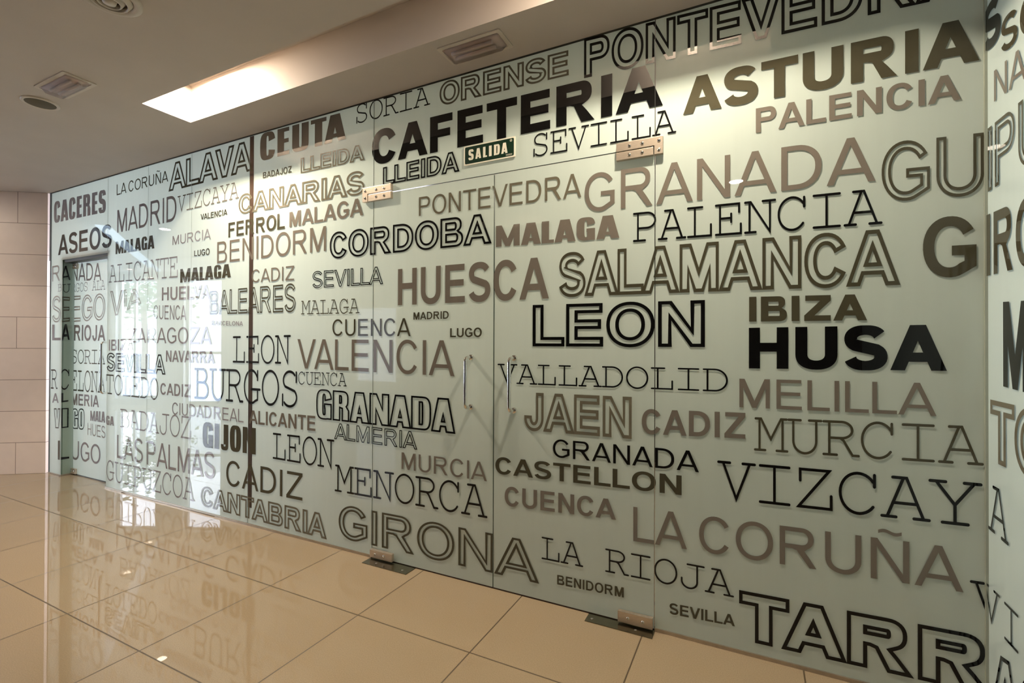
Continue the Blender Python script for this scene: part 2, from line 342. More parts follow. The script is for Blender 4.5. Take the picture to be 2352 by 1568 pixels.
def band(mb, pts, e, closed, caps=False, mp=None, lift=(0, 0, 0)):
    # a stroke of half width e along pts (miter joins), mapped by mp
    P = [p for i, p in enumerate(pts) if i == 0 or math.hypot(p[0]-pts[i-1][0], p[1]-pts[i-1][1]) > 1e-5]
    if closed and math.hypot(P[0][0]-P[-1][0], P[0][1]-P[-1][1]) < 1e-5: P.pop()
    n = len(P); L = []; Rr = []
    def d(a, b):
        x, y = b[0]-a[0], b[1]-a[1]; l = math.hypot(x, y) or 1; return x/l, y/l
    for i in range(n):
        if closed or 0 < i < n-1:
            d0 = d(P[i-1], P[i]); d1 = d(P[i], P[(i+1) % n])
        elif i == 0: d0 = d1 = d(P[0], P[1])
        else: d0 = d1 = d(P[n-2], P[n-1])
        nx, ny = -(d0[1]+d1[1]), d0[0]+d1[0]; l = math.hypot(nx, ny)
        if l < 1e-4: nx, ny, l = -d1[1], d1[0], 1.0
        nx /= l; ny /= l; c = max(nx * -d1[1] + ny * d1[0], .38); k = e / c
        L.append((P[i][0]+nx*k, P[i][1]+ny*k)); Rr.append((P[i][0]-nx*k, P[i][1]-ny*k))
    for i in range(n if closed else n-1):
        j = (i+1) % n
        mb.quad(*[tuple(c + l * t_ for c, l in zip(mp(*q), lift)) for q, t_ in ((L[i], i/n), (Rr[i], i/n), (Rr[j], (i+1)/n), (L[j], (i+1)/n))])
    if caps and not closed:
        for a, b in ((P[0], P[1]), (P[-1], P[-2])):
            dx, dy = d(b, a); th = math.atan2(dy, dx)
            mb.quad(*[mp(a[0]+e*math.cos(th+math.pi*(k/8-.5)), a[1]+e*math.sin(th+math.pi*(k/8-.5))) for k in range(9)])

def word_mesh(mb, text, style, place, weight=None, lift=(0, 0, 0)):
    """place(u, v) maps u, v in 0..1 over the word's box to a point"""
    if style == 'C':
        k = weight or .072; adv = 1.05 * 1.02; items = []; x = 0
        for ch in text:
            if ch != ' ': items.append((x, courier(ch)))
            x += adv
        xs = [p[0]+x0 for x0, g in items for s in g for p in s]; lo, hi = min(xs)-k/2, max(xs)+k/2
        for x0, g in items:
            for i_, s in enumerate(g):
                n0 = len(mb.v)
                closed = len(s) > 30 and math.hypot(s[0][0]-s[-1][0], s[0][1]-s[-1][1]) < .01
                band(mb, [(p[0]+x0, k/2+p[1]*(1-k)) for p in s], k/2, closed, True, lambda a, b: place((a-lo)/(hi-lo), b), [l * .7 for l in lift])
                mb.v[n0:] = [tuple(c + l * i_ for c, l in zip(q, lift)) for q in mb.v[n0:]]   # strokes lie one on the other
        return
    out = style.endswith('O'); st = style[:-1] if out else style
    W = SANS[st]; sb = W[4]; items = []; x = 0; prev = None
    for ch in text:
        if ch == ' ': x += .34; prev = None; continue
        cs, wd = sans(ch, st)
        rnd = lambda c: {'A':0.0,'V':0.0,'Y':0.0,'T':.35,'L':.6}.get(c, .62 if c in 'OCGS' else 1.0)
        if prev:
            gap = sb * (rnd(prev) * (.5 if prev in 'L' else 1) + rnd(ch))
            if prev + ch in ('AV','VA','AY','YA','LT','TA','AT','LV','LY'): gap = -.07
            x += gap
        items.append((x, cs)); x += wd; prev = ch
    ow = {'A': .028, 'AB': .039, 'ABk': .037, 'I': .029}[st] if not weight else weight / 2
    lo = 0 - (ow if out else 0); hi = x + (ow if out else 0)
    for i_, (x0, cs) in enumerate(items):
        n0 = len(mb.v)
        cs = [[(p[0]+x0, p[1]) for p in c] for c in cs]
        if out:
            for c in cs: band(mb, c, ow, True, False, lambda a, b: place((a-lo)/(hi-lo), (b+ow)/(1+2*ow)), [l * .8 for l in lift])
        else:
            tilde = len(cs) == 2 and min(p[1] for p in cs[1]) > 1
            for part in ([cs[:1], cs[1:]] if tilde else [cs]):
                flat = [p for c in part for p in c]
                for t in tessellate_polygon([[Vector((p[0], p[1], 0)) for p in c] for c in part]):
                    mb.quad(*[place((flat[i][0]-lo)/(hi-lo), flat[i][1]) for i in t])
        mb.v[n0:] = [tuple(c + l * (i_ % 3) for c, l in zip(q, lift)) for q in mb.v[n0:]]
# ---------------------------------------------------------------- room shell
def tile_floor():
    mt = bpy.data.materials.new('polished_stone_tiles'); mt.use_nodes = True; t = mt.node_tree; b = t.nodes['Principled BSDF']
    g = t.nodes.new('ShaderNodeTexCoord'); sp = t.nodes.new('ShaderNodeSeparateXYZ'); t.links.new(g.outputs['Object'], sp.inputs[0])
    def M(op, a, bb=None):
        n = t.nodes.new('ShaderNodeMath'); n.operation = op
        for i, x in enumerate((a, bb)):
            if x is None: continue
            if isinstance(x, (int, float)): n.inputs[i].default_value = x
            else: t.links.new(x, n.inputs[i])
        return n.outputs[0]
    def joint(sock, off, step):
        q = M('DIVIDE', M('SUBTRACT', sock, off), step); f = M('SUBTRACT', q, M('FLOOR', q)); d = M('MULTIPLY', M('MINIMUM', f, M('SUBTRACT', 1.0, f)), step)
        return M('LESS_THAN', d, 0.0029), M('FLOOR', q)
    jx, ix = joint(sp.outputs['X'], -0.427, 0.5965); jy, iy = joint(sp.outputs['Y'], -0.487, 0.5925)
    j = M('MAXIMUM', jx, jy)
    cell = t.nodes.new('ShaderNodeCombineXYZ'); t.links.new(ix, cell.inputs[0]); t.links.new(iy, cell.inputs[1])
    wn = t.nodes.new('ShaderNodeTexWhiteNoise'); t.links.new(cell.outputs[0], wn.inputs[0])
    n1 = t.nodes.new('ShaderNodeTexNoise'); n1.inputs['Scale'].default_value = 260; n1.inputs['Detail'].default_value = 3; t.links.new(g.outputs['Object'], n1.inputs['Vector'])
    n2 = t.nodes.new('ShaderNodeTexNoise'); n2.inputs['Scale'].default_value = 2.5; t.links.new(g.outputs['Object'], n2.inputs['Vector'])
    r = t.nodes.new('ShaderNodeValToRGB'); r.color_ramp.elements[0].position = 0.25; r.color_ramp.elements[1].position = 0.75
    r.color_ramp.elements[0].color = (0.255, 0.190, 0.118, 1); r.color_ramp.elements[1].color = (0.335, 0.256, 0.167, 1); t.links.new(n1.outputs[0], r.inputs[0])
    hv = t.nodes.new('ShaderNodeHueSaturation'); t.links.new(r.outputs[0], hv.inputs['Color'])
    t.links.new(M('ADD', M('MULTIPLY', M('SUBTRACT', wn.outputs[0], 0.5), 0.05), M('ADD', 0.97, M('MULTIPLY', n2.outputs[0], 0.06))), hv.inputs['Value'])
    mx = t.nodes.new('ShaderNodeMix'); mx.data_type = 'RGBA'; t.links.new(j, mx.inputs[0]); t.links.new(hv.outputs[0], mx.inputs[6]); mx.inputs[7].default_value = (0.07, 0.045, 0.02, 1)
    t.links.new(mx.outputs[2], b.inputs['Base Color'])
    t.links.new(M('ADD', 0.008, M('MULTIPLY', j, 0.5)), b.inputs['Roughness'])
    b.inputs['Specular IOR Level'].default_value = 0.65
    return mt
def stone_courses(d):
    # smooth pink-beige stone slabs laid in 0.297 m courses; u runs along the wall
    mt = bpy.data.materials.new('stone_slabs'); mt.use_nodes = True; t = mt.node_tree; b = t.nodes['Principled BSDF']
    g = t.nodes.new('ShaderNodeTexCoord'); sp = t.nodes.new('ShaderNodeSeparateXYZ'); t.links.new(g.outputs['Object'], sp.inputs[0])
    cb = t.nodes.new('ShaderNodeCombineXYZ'); sh = t.nodes.new('ShaderNodeMath'); sh.operation = 'SUBTRACT'; sh.inputs[1].default_value = 0.6; t.links.new(sp.outputs['X'], sh.inputs[0]); t.links.new(sh.outputs[0], cb.inputs[0]); t.links.new(sp.outputs['Z'], cb.inputs[1])
    br = t.nodes.new('ShaderNodeTexBrick'); t.links.new(cb.outputs[0], br.inputs['Vector'])
    br.inputs['Scale'].default_value = 1.0; br.inputs['Brick Width'].default_value = 1.9; br.offset_frequency = 4; br.offset = 0.5; br.inputs['Row Height'].default_value = 0.2965; br.inputs['Mortar Size'].default_value = 0.0025
    br.inputs['Color1'].default_value = (0.78, 0.66, 0.585, 1); br.inputs['Color2'].default_value = (0.745, 0.635, 0.565, 1); br.inputs['Mortar'].default_value = (0.26, 0.19, 0.15, 1)
    n = t.nodes.new('ShaderNodeTexNoise'); n.inputs['Scale'].default_value = 9; n.inputs['Detail'].default_value = 6; t.links.new(g.outputs['Object'], n.inputs['Vector'])
    hv = t.nodes.new('ShaderNodeHueSaturation'); t.links.new(br.outputs['Color'], hv.inputs['Color'])
    a = t.nodes.new('ShaderNodeMath'); a.operation = 'MULTIPLY_ADD'; a.inputs[1].default_value = 0.14; a.inputs[2].default_value = 0.93; t.links.new(n.outputs[0], a.inputs[0]); t.links.new(a.outputs[0], hv.inputs['Value'])
    t.links.new(hv.outputs[0], b.inputs['Base Color']); b.inputs['Roughness'].default_value = 0.45
    bp = t.nodes.new('ShaderNodeBump'); bp.inputs['Strength'].default_value = 0.6; bp.inputs['Distance'].default_value = 0.003; bp.invert = True
    t.links.new(br.outputs['Fac'], bp.inputs['Height']); t.links.new(bp.outputs[0], b.inputs['Normal'])
    return mt
XL, XR, YB = -16.0, 0.70, -5.2
def clip_front(o):
    # nothing of the room runs past the street front
    bm = bmesh.new(); bm.from_mesh(o.data)
    bmesh.ops.bisect_plane(bm, geom=bm.verts[:] + bm.edges[:] + bm.faces[:], plane_co=(-11.97, -3.04, 0), plane_no=(0.447, 0.895, 0), clear_inner=True)
    bm.to_mesh(o.data); bm.free(); return o
clip_front(struct(MB().box((XL, YB, -0.2), (XR + 3.0, 3.2, 0.0)).build('floor', tile_floor())))
# ceiling with its sunk light troughs (x0, x1, y0, y1)
TROUGHS = [(-3.265, 0.07, -0.572, -0.295), (-5.55, -3.10, -1.62, -1.235), (-2.95, -2.10, -3.10, -2.74)]
cl = MB(); xs = sorted({XL, XR + 3.0, *[v for q in TROUGHS for v in q[:2]]}); ys = sorted({YB, 3.2, *[v for q in TROUGHS for v in q[2:]]})
for i in range(len(xs) - 1):
    for k in range(len(ys) - 1):
        cx, cy = (xs[i] + xs[i+1]) / 2, (ys[k] + ys[k+1]) / 2
        if any(a < cx < b and c < cy < d for a, b, c, d in TROUGHS): continue
        cl.quad((xs[i], ys[k], H), (xs[i], ys[k+1], H), (xs[i+1], ys[k+1], H), (xs[i+1], ys[k], H))
TD = 0.235
for a, b, c, d in TROUGHS:
    cl.quad((a,c,H+TD),(a,d,H+TD),(b,d,H+TD),(b,c,H+TD))
    cl.quad((a,c,H),(a,d,H),(a,d,H+TD),(a,c,H+TD)); cl.quad((b,c,H),(b,c,H+TD),(b,d,H+TD),(b,d,H))
    cl.quad((a,c,H),(a,c,H+TD),(b,c,H+TD),(b,c,H)); cl.quad((a,d,H),(b,d,H),(b,d,H+TD),(a,d,H+TD))
cl.quad((XL,YB,H+.4),(XR+3,YB,H+.4),(XR+3,3.2,H+.4),(XL,3.2,H+.4))
cl.quad((XL,YB,H),(XR+3,YB,H),(XR+3,YB,H+.4),(XL,YB,H+.4)); cl.quad((XL,3.2,H),(XL,3.2,H+.4),(XR+3,3.2,H+.4),(XR+3,3.2,H))
cl.quad((XL,YB,H),(XL,YB,H+.4),(XL,3.2,H+.4),(XL,3.2,H)); cl.quad((XR+3,YB,H),(XR+3,3.2,H),(XR+3,3.2,H+.4),(XR+3,YB,H+.4))
clip_front(struct(cl.build('ceiling', CEIL)))
# stone wall: meets the glass at its left end and runs off to the left, towards the street front
def yawed(o, loc, vec):
    o.location = loc; o.rotation_euler = (0, 0, math.atan2(vec[1], vec[0])); return o
SV = Vector((-0.82, -0.572)); S0 = Vector((-6.028, -0.014))
sw = MB().box((0, -0.22, 0), (1.8, 0.0, H)).build('wall_left', stone_courses(SV)); struct(sw)
# local x runs from the far end back to the glass so that the course joints fall as in the photograph
yawed(sw, (S0.x + SV.x * 1.8, S0.y + SV.y * 1.8, 0), (-SV.x, -SV.y)); 
sw.data.transform(Matrix.Translation((0, 0.22, 0)))
clip_front(struct(MB().box((XL, YB - .1, 0), (XR + 1.6, YB, H)).build('wall_rear', REARP)))
struct(MB().box((-9.0, 3.1, 0), (XR + 3, 3.2, H)).build('wall_cafeteria', REARP))
struct(MB().box((XR + 1.5, YB, 0), (XR + 1.6, 3.2, H)).build('wall_right', WALLP))
# street front: a pier wall with a window and a glazed door, seen mirrored in the left panes
FV = Vector((0.895, -0.447)); F0 = Vector((-11.97, -3.04))
fw = MB()
cuts = [(-4.2, 0.36, 0, H), (1.19, 1.74, 0, H), (2.50, 4.85, 0, H), (0.36, 1.19, 0, 0.12), (0.36, 1.19, 2.55, H), (1.74, 2.50, 2.57, H)]
for a, b, c, d in cuts: fw.box((a, 0, c), (b, 0.2, d))
yawed(struct(fw.build('wall_street', principled('street_wall_paint', (0.62, 0.60, 0.58), 0.7))), (F0.x, F0.y, 0), (FV.x, FV.y))
ALU = principled('white_aluminium', (0.75, 0.75, 0.76), 0.35)
wn = MB().box((0.36, .05, .12), (0.41, .11, 2.55)).box((1.14, .05, .12), (1.19, .11, 2.55)).box((.66, .05, .12), (.70, .11, 2.55)).box((.41, .05, .12), (1.14, .11, .17)).box((.41, .05, 2.50), (1.14, .11, 2.55)).box((.41,.05,1.30),(1.14,.11,1.33))
yawed(struct(wn.build('window_1', ALU)), (F0.x, F0.y, 0), (FV.x, FV.y))
dn = MB().box((1.74, .05, 0), (1.79, .11, 2.57)).box((2.45, .05, 0), (2.50, .11, 2.57)).box((1.79, .05, 2.52), (2.45, .11, 2.57)).box((1.79, .05, 0), (2.45, .11, .06)).box((1.79,.05,1.02),(2.45,.11,1.07))
yawed(struct(dn.build('door_1', ALU)), (F0.x, F0.y, 0), (FV.x, FV.y))
struct(MB().prism([(-7.48, -1.04), (-7.54, -.94), (-17.0, 1.6), (-17.0, 1.4)], 2, 0, H).build('wall_corridor', WALLP))
for b_ in bpy.data.objects:
    if b_.name == 'wall_rear':
        bm = bmesh.new(); bm.from_mesh(b_.data); bmesh.ops.delete(bm, geom=bm.verts[:], context='VERTS'); bm.to_mesh(b_.data); bm.free()
        q_ = MB()
        for a, b, c, d in ((-9.2, -7.25, 0, H), (-7.25, -6.15, 0, .45), (-7.25, -6.15, 2.0, H), (-6.15, XR + 1.6, 0, H)): q_.box((a, YB - .1, c), (b, YB, d))
        m2 = bpy.data.meshes.new('w'); m2.from_pydata(q_.v, [], q_.f); m2.materials.append(REARP); b_.data = m2; clip_front(b_)
w2 = struct(MB().box((-7.25, YB - .07, .45), (-7.20, YB - .02, 2.0)).box((-6.20, YB - .07, .45), (-6.15, YB - .02, 2.0)).box((-7.20, YB - .07, .45), (-6.20, YB - .02, .50)).box((-7.20, YB - .07, 1.95), (-6.20, YB - .02, 2.0)).build('window_2', ALU))
bl = bpy.data.materials.new('window_dimming_sheet'); bl.use_nodes = True; t = bl.node_tree; t.nodes.clear()  # sheet added to dim the rear window in the glass reflection
o_ = t.nodes.new('ShaderNodeOutputMaterial'); t1 = t.nodes.new('ShaderNodeBsdfTranslucent'); t1.inputs[0].default_value = (.30, .31, .33, 1); t.links.new(t1.outputs[0], o_.inputs[0])
struct(MB().box((-7.20, YB - .050, .50), (-6.20, YB - .048, 1.95)).build('window_2_dimming_sheet', bl, w2))
st_ = empty('ceiling_light_strip', (-8.8, -2.05, H), 'cool white light strip in the ceiling, mirrored across MALAGA', 'light strip')
dv = Vector((-3.7, -2.55, 0)); MB().box((-2.1, -.07, -.012), (2.1, .07, 0)).build('diffuser', emitter('cool_strip_glow', (.62, .80, 1.0), 3.2), st_); st_.rotation_euler = (0, 0, math.atan2(dv.y, dv.x))
# outside the street front
struct(MB().box((-70, -70, -0.35), (-10, 10, -0.25)).build('street', principled('sunlit_paving', (0.55, 0.55, 0.54), 0.8)))
fac = MB().box((-34, -24, -.25), (-26, -14, 5.5))
bo = empty('apartment_building', (-30, -19, -.25), 'pale apartment building across the street', 'building')
b_ = MB().box((-4, -5, 0), (4, 5, 6)).build('wall', principled('pale_render', (0.72, 0.71, 0.69), 0.8), bo)
for k in range(4):
    MB().box((4.0, -4.2 + k * 2.3, 1.0), (4.06, -3.0 + k * 2.3, 2.4)).build('window', principled('dark_pane', (0.12, 0.13, 0.15), 0.1), bo)
random.seed(4)
BARK = principled('bark', (0.12, 0.09, 0.07), 0.8)
LEAF = principled('leaves', (0.06, 0.10, 0.035), 0.6, 0, 0.4, 6)
for tx, ty, tz, lab in ((-17.4, -5.6, 2.95, 'leafy street tree mirrored over the letters of ALICANTE'), (-22.0, -8.7, 3.45, 'leafy street tree mirrored beside HUELVA')):
    tr = empty('street_tree', (tx, ty, -.25), lab, 'tree', 'street trees outside the window')
    lf = MB()
    for k in range(900):
        p = Vector((random.gauss(0, .8), random.gauss(0, .8), random.gauss(0, .38))) + Vector((0, 0, tz))
        a = random.uniform(0, 6.28); q = random.uniform(.07, .13); u = Vector((math.cos(a), math.sin(a), random.uniform(-.6, .6))) * q; v = Vector((-math.sin(a), math.cos(a), random.uniform(-.6, .6))) * q * .6
        lf.quad(p - u, p - v, p + u, p + v)
    lf.build('foliage', LEAF, tr)
    MB().tube([(0, 0, 0), (.05, 0, 1.6), (0, .06, tz - .1)], .10).build('trunk', BARK, tr)

# ---------------------------------------------------------------- glass wall: panes
YG = 0.003; TG = 0.010
ANG = {}      # plane key -> list of (pane object, x0, x1, z0, z1)
def pane(name, label, x0, x1, z0, z1, cat='glass panel', group='lettered glass panels of the cafeteria wall', y=YG, poly=None):
    o = empty(name, (0, 0, 0), label, cat, group, 'thing')
    o.location = ((x0 + x1) / 2, y + TG / 2, z0)
    mb = MB(); loc = o.location
    pts = poly or [(x0, z0), (x1, z0), (x1, z1), (x0, z1)]
    mb.prism([(p[0] - loc.x, p[1] - loc.z) for p in pts], 1, y - loc.y, y + TG - loc.y)
    g = mb.build('pane', GLASS, o); g.data.materials.append(EDGE); g.data.materials.append(CLEAR)
    for f in g.data.polygons:
        f.material_index = 1 if abs(f.normal.y) < .5 else (2 if f.normal.y > .5 else 0)
    return o
XS = [-6.0, -4.962, -4.344, -3.764, -3.098, -1.988, -1.1855, -0.387, 0.695]
ZT = 2.108; ZB = 0.014; ZC = 2.660
RD = 0.085; RX = -5.765
g_ = 0.0007
p1 = pane('glass_partition', 'far left pane with the door opening, lettered CACERES and ASEOS', XS[0], XS[1] - g_, ZB, ZC,
          poly=[(XS[0], ZB), (RX, ZB), (RX, 2.012), (XS[1] - g_, 2.012), (XS[1] - g_, ZC), (XS[0], ZC)])
p2 = pane('glass_partition', 'narrow pane right of the washroom door, MADRID near its top', XS[1] + g_, XS[2] - g_, ZB, ZC)
p3 = pane('glass_partition', 'pane lettered MURCIA high up and CADIZ at mid height, between two hairline joints', XS[2] + g_, XS[3] - g_, ZB, ZC)
p4 = pane('glass_partition', 'pane left of the dark brown post, VALENCIA small near its top', XS[3] + g_, XS[4] - .002, ZB, ZC)
p5 = pane('glass_partition', 'pane lettered CEUTA at the top, between the brown post and double doors', XS[4] + .002, XS[5] - .0018, ZB, ZC)
p6 = pane('glass_partition', 'wide pane above the double doors lettered CAFETERIA', XS[5] + .0018, XS[7] - .0018, ZT + .0025, ZC)
p7 = pane('glass_partition', 'large pane right of the double doors with ASTURIA and heavy black lettering', XS[7] + .0018, XS[8] + .0028, ZB, ZC)
dL = pane('glass_door_leaf', 'left leaf of the glass double doors, lettered MENORCA in black', XS[5] + .0018, XS[6] - .0028, 0.008, ZT - .0025, 'door', 'glass double doors')
dR = pane('glass_door_leaf', 'right leaf of the glass double doors, lettered VALLADOLID in black', XS[6] + .0028, XS[7] - .0018, 0.008, ZT - .0025, 'door', 'glass double doors')
dW = pane('glass_door_leaf', 'recessed glass washroom door under the word ASEOS', RX + .012, XS[1] + .02, 0.010, 1.985, 'door', 'glass doors', y=RD + YG)
# narrow return pane of the door recess
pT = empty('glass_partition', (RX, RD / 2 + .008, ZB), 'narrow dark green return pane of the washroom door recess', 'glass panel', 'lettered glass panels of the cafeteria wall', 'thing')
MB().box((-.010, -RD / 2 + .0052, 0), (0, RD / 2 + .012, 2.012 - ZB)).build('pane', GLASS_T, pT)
pR = empty('glass_partition', (XS[8] + .008, -0.9, ZB), 'glass panel turning the corner at the right edge, heavy M on it', 'glass panel', 'lettered glass panels of the cafeteria wall', 'thing')
MB().box((-.005, -1.2, 0), (.005, .89, ZC - ZB)).build('pane', GLASS, pR)
q = pR.children[0].data; q.materials.append(CLEAR)
for f in q.polygons:
    if f.normal.x > .5: f.material_index = 1

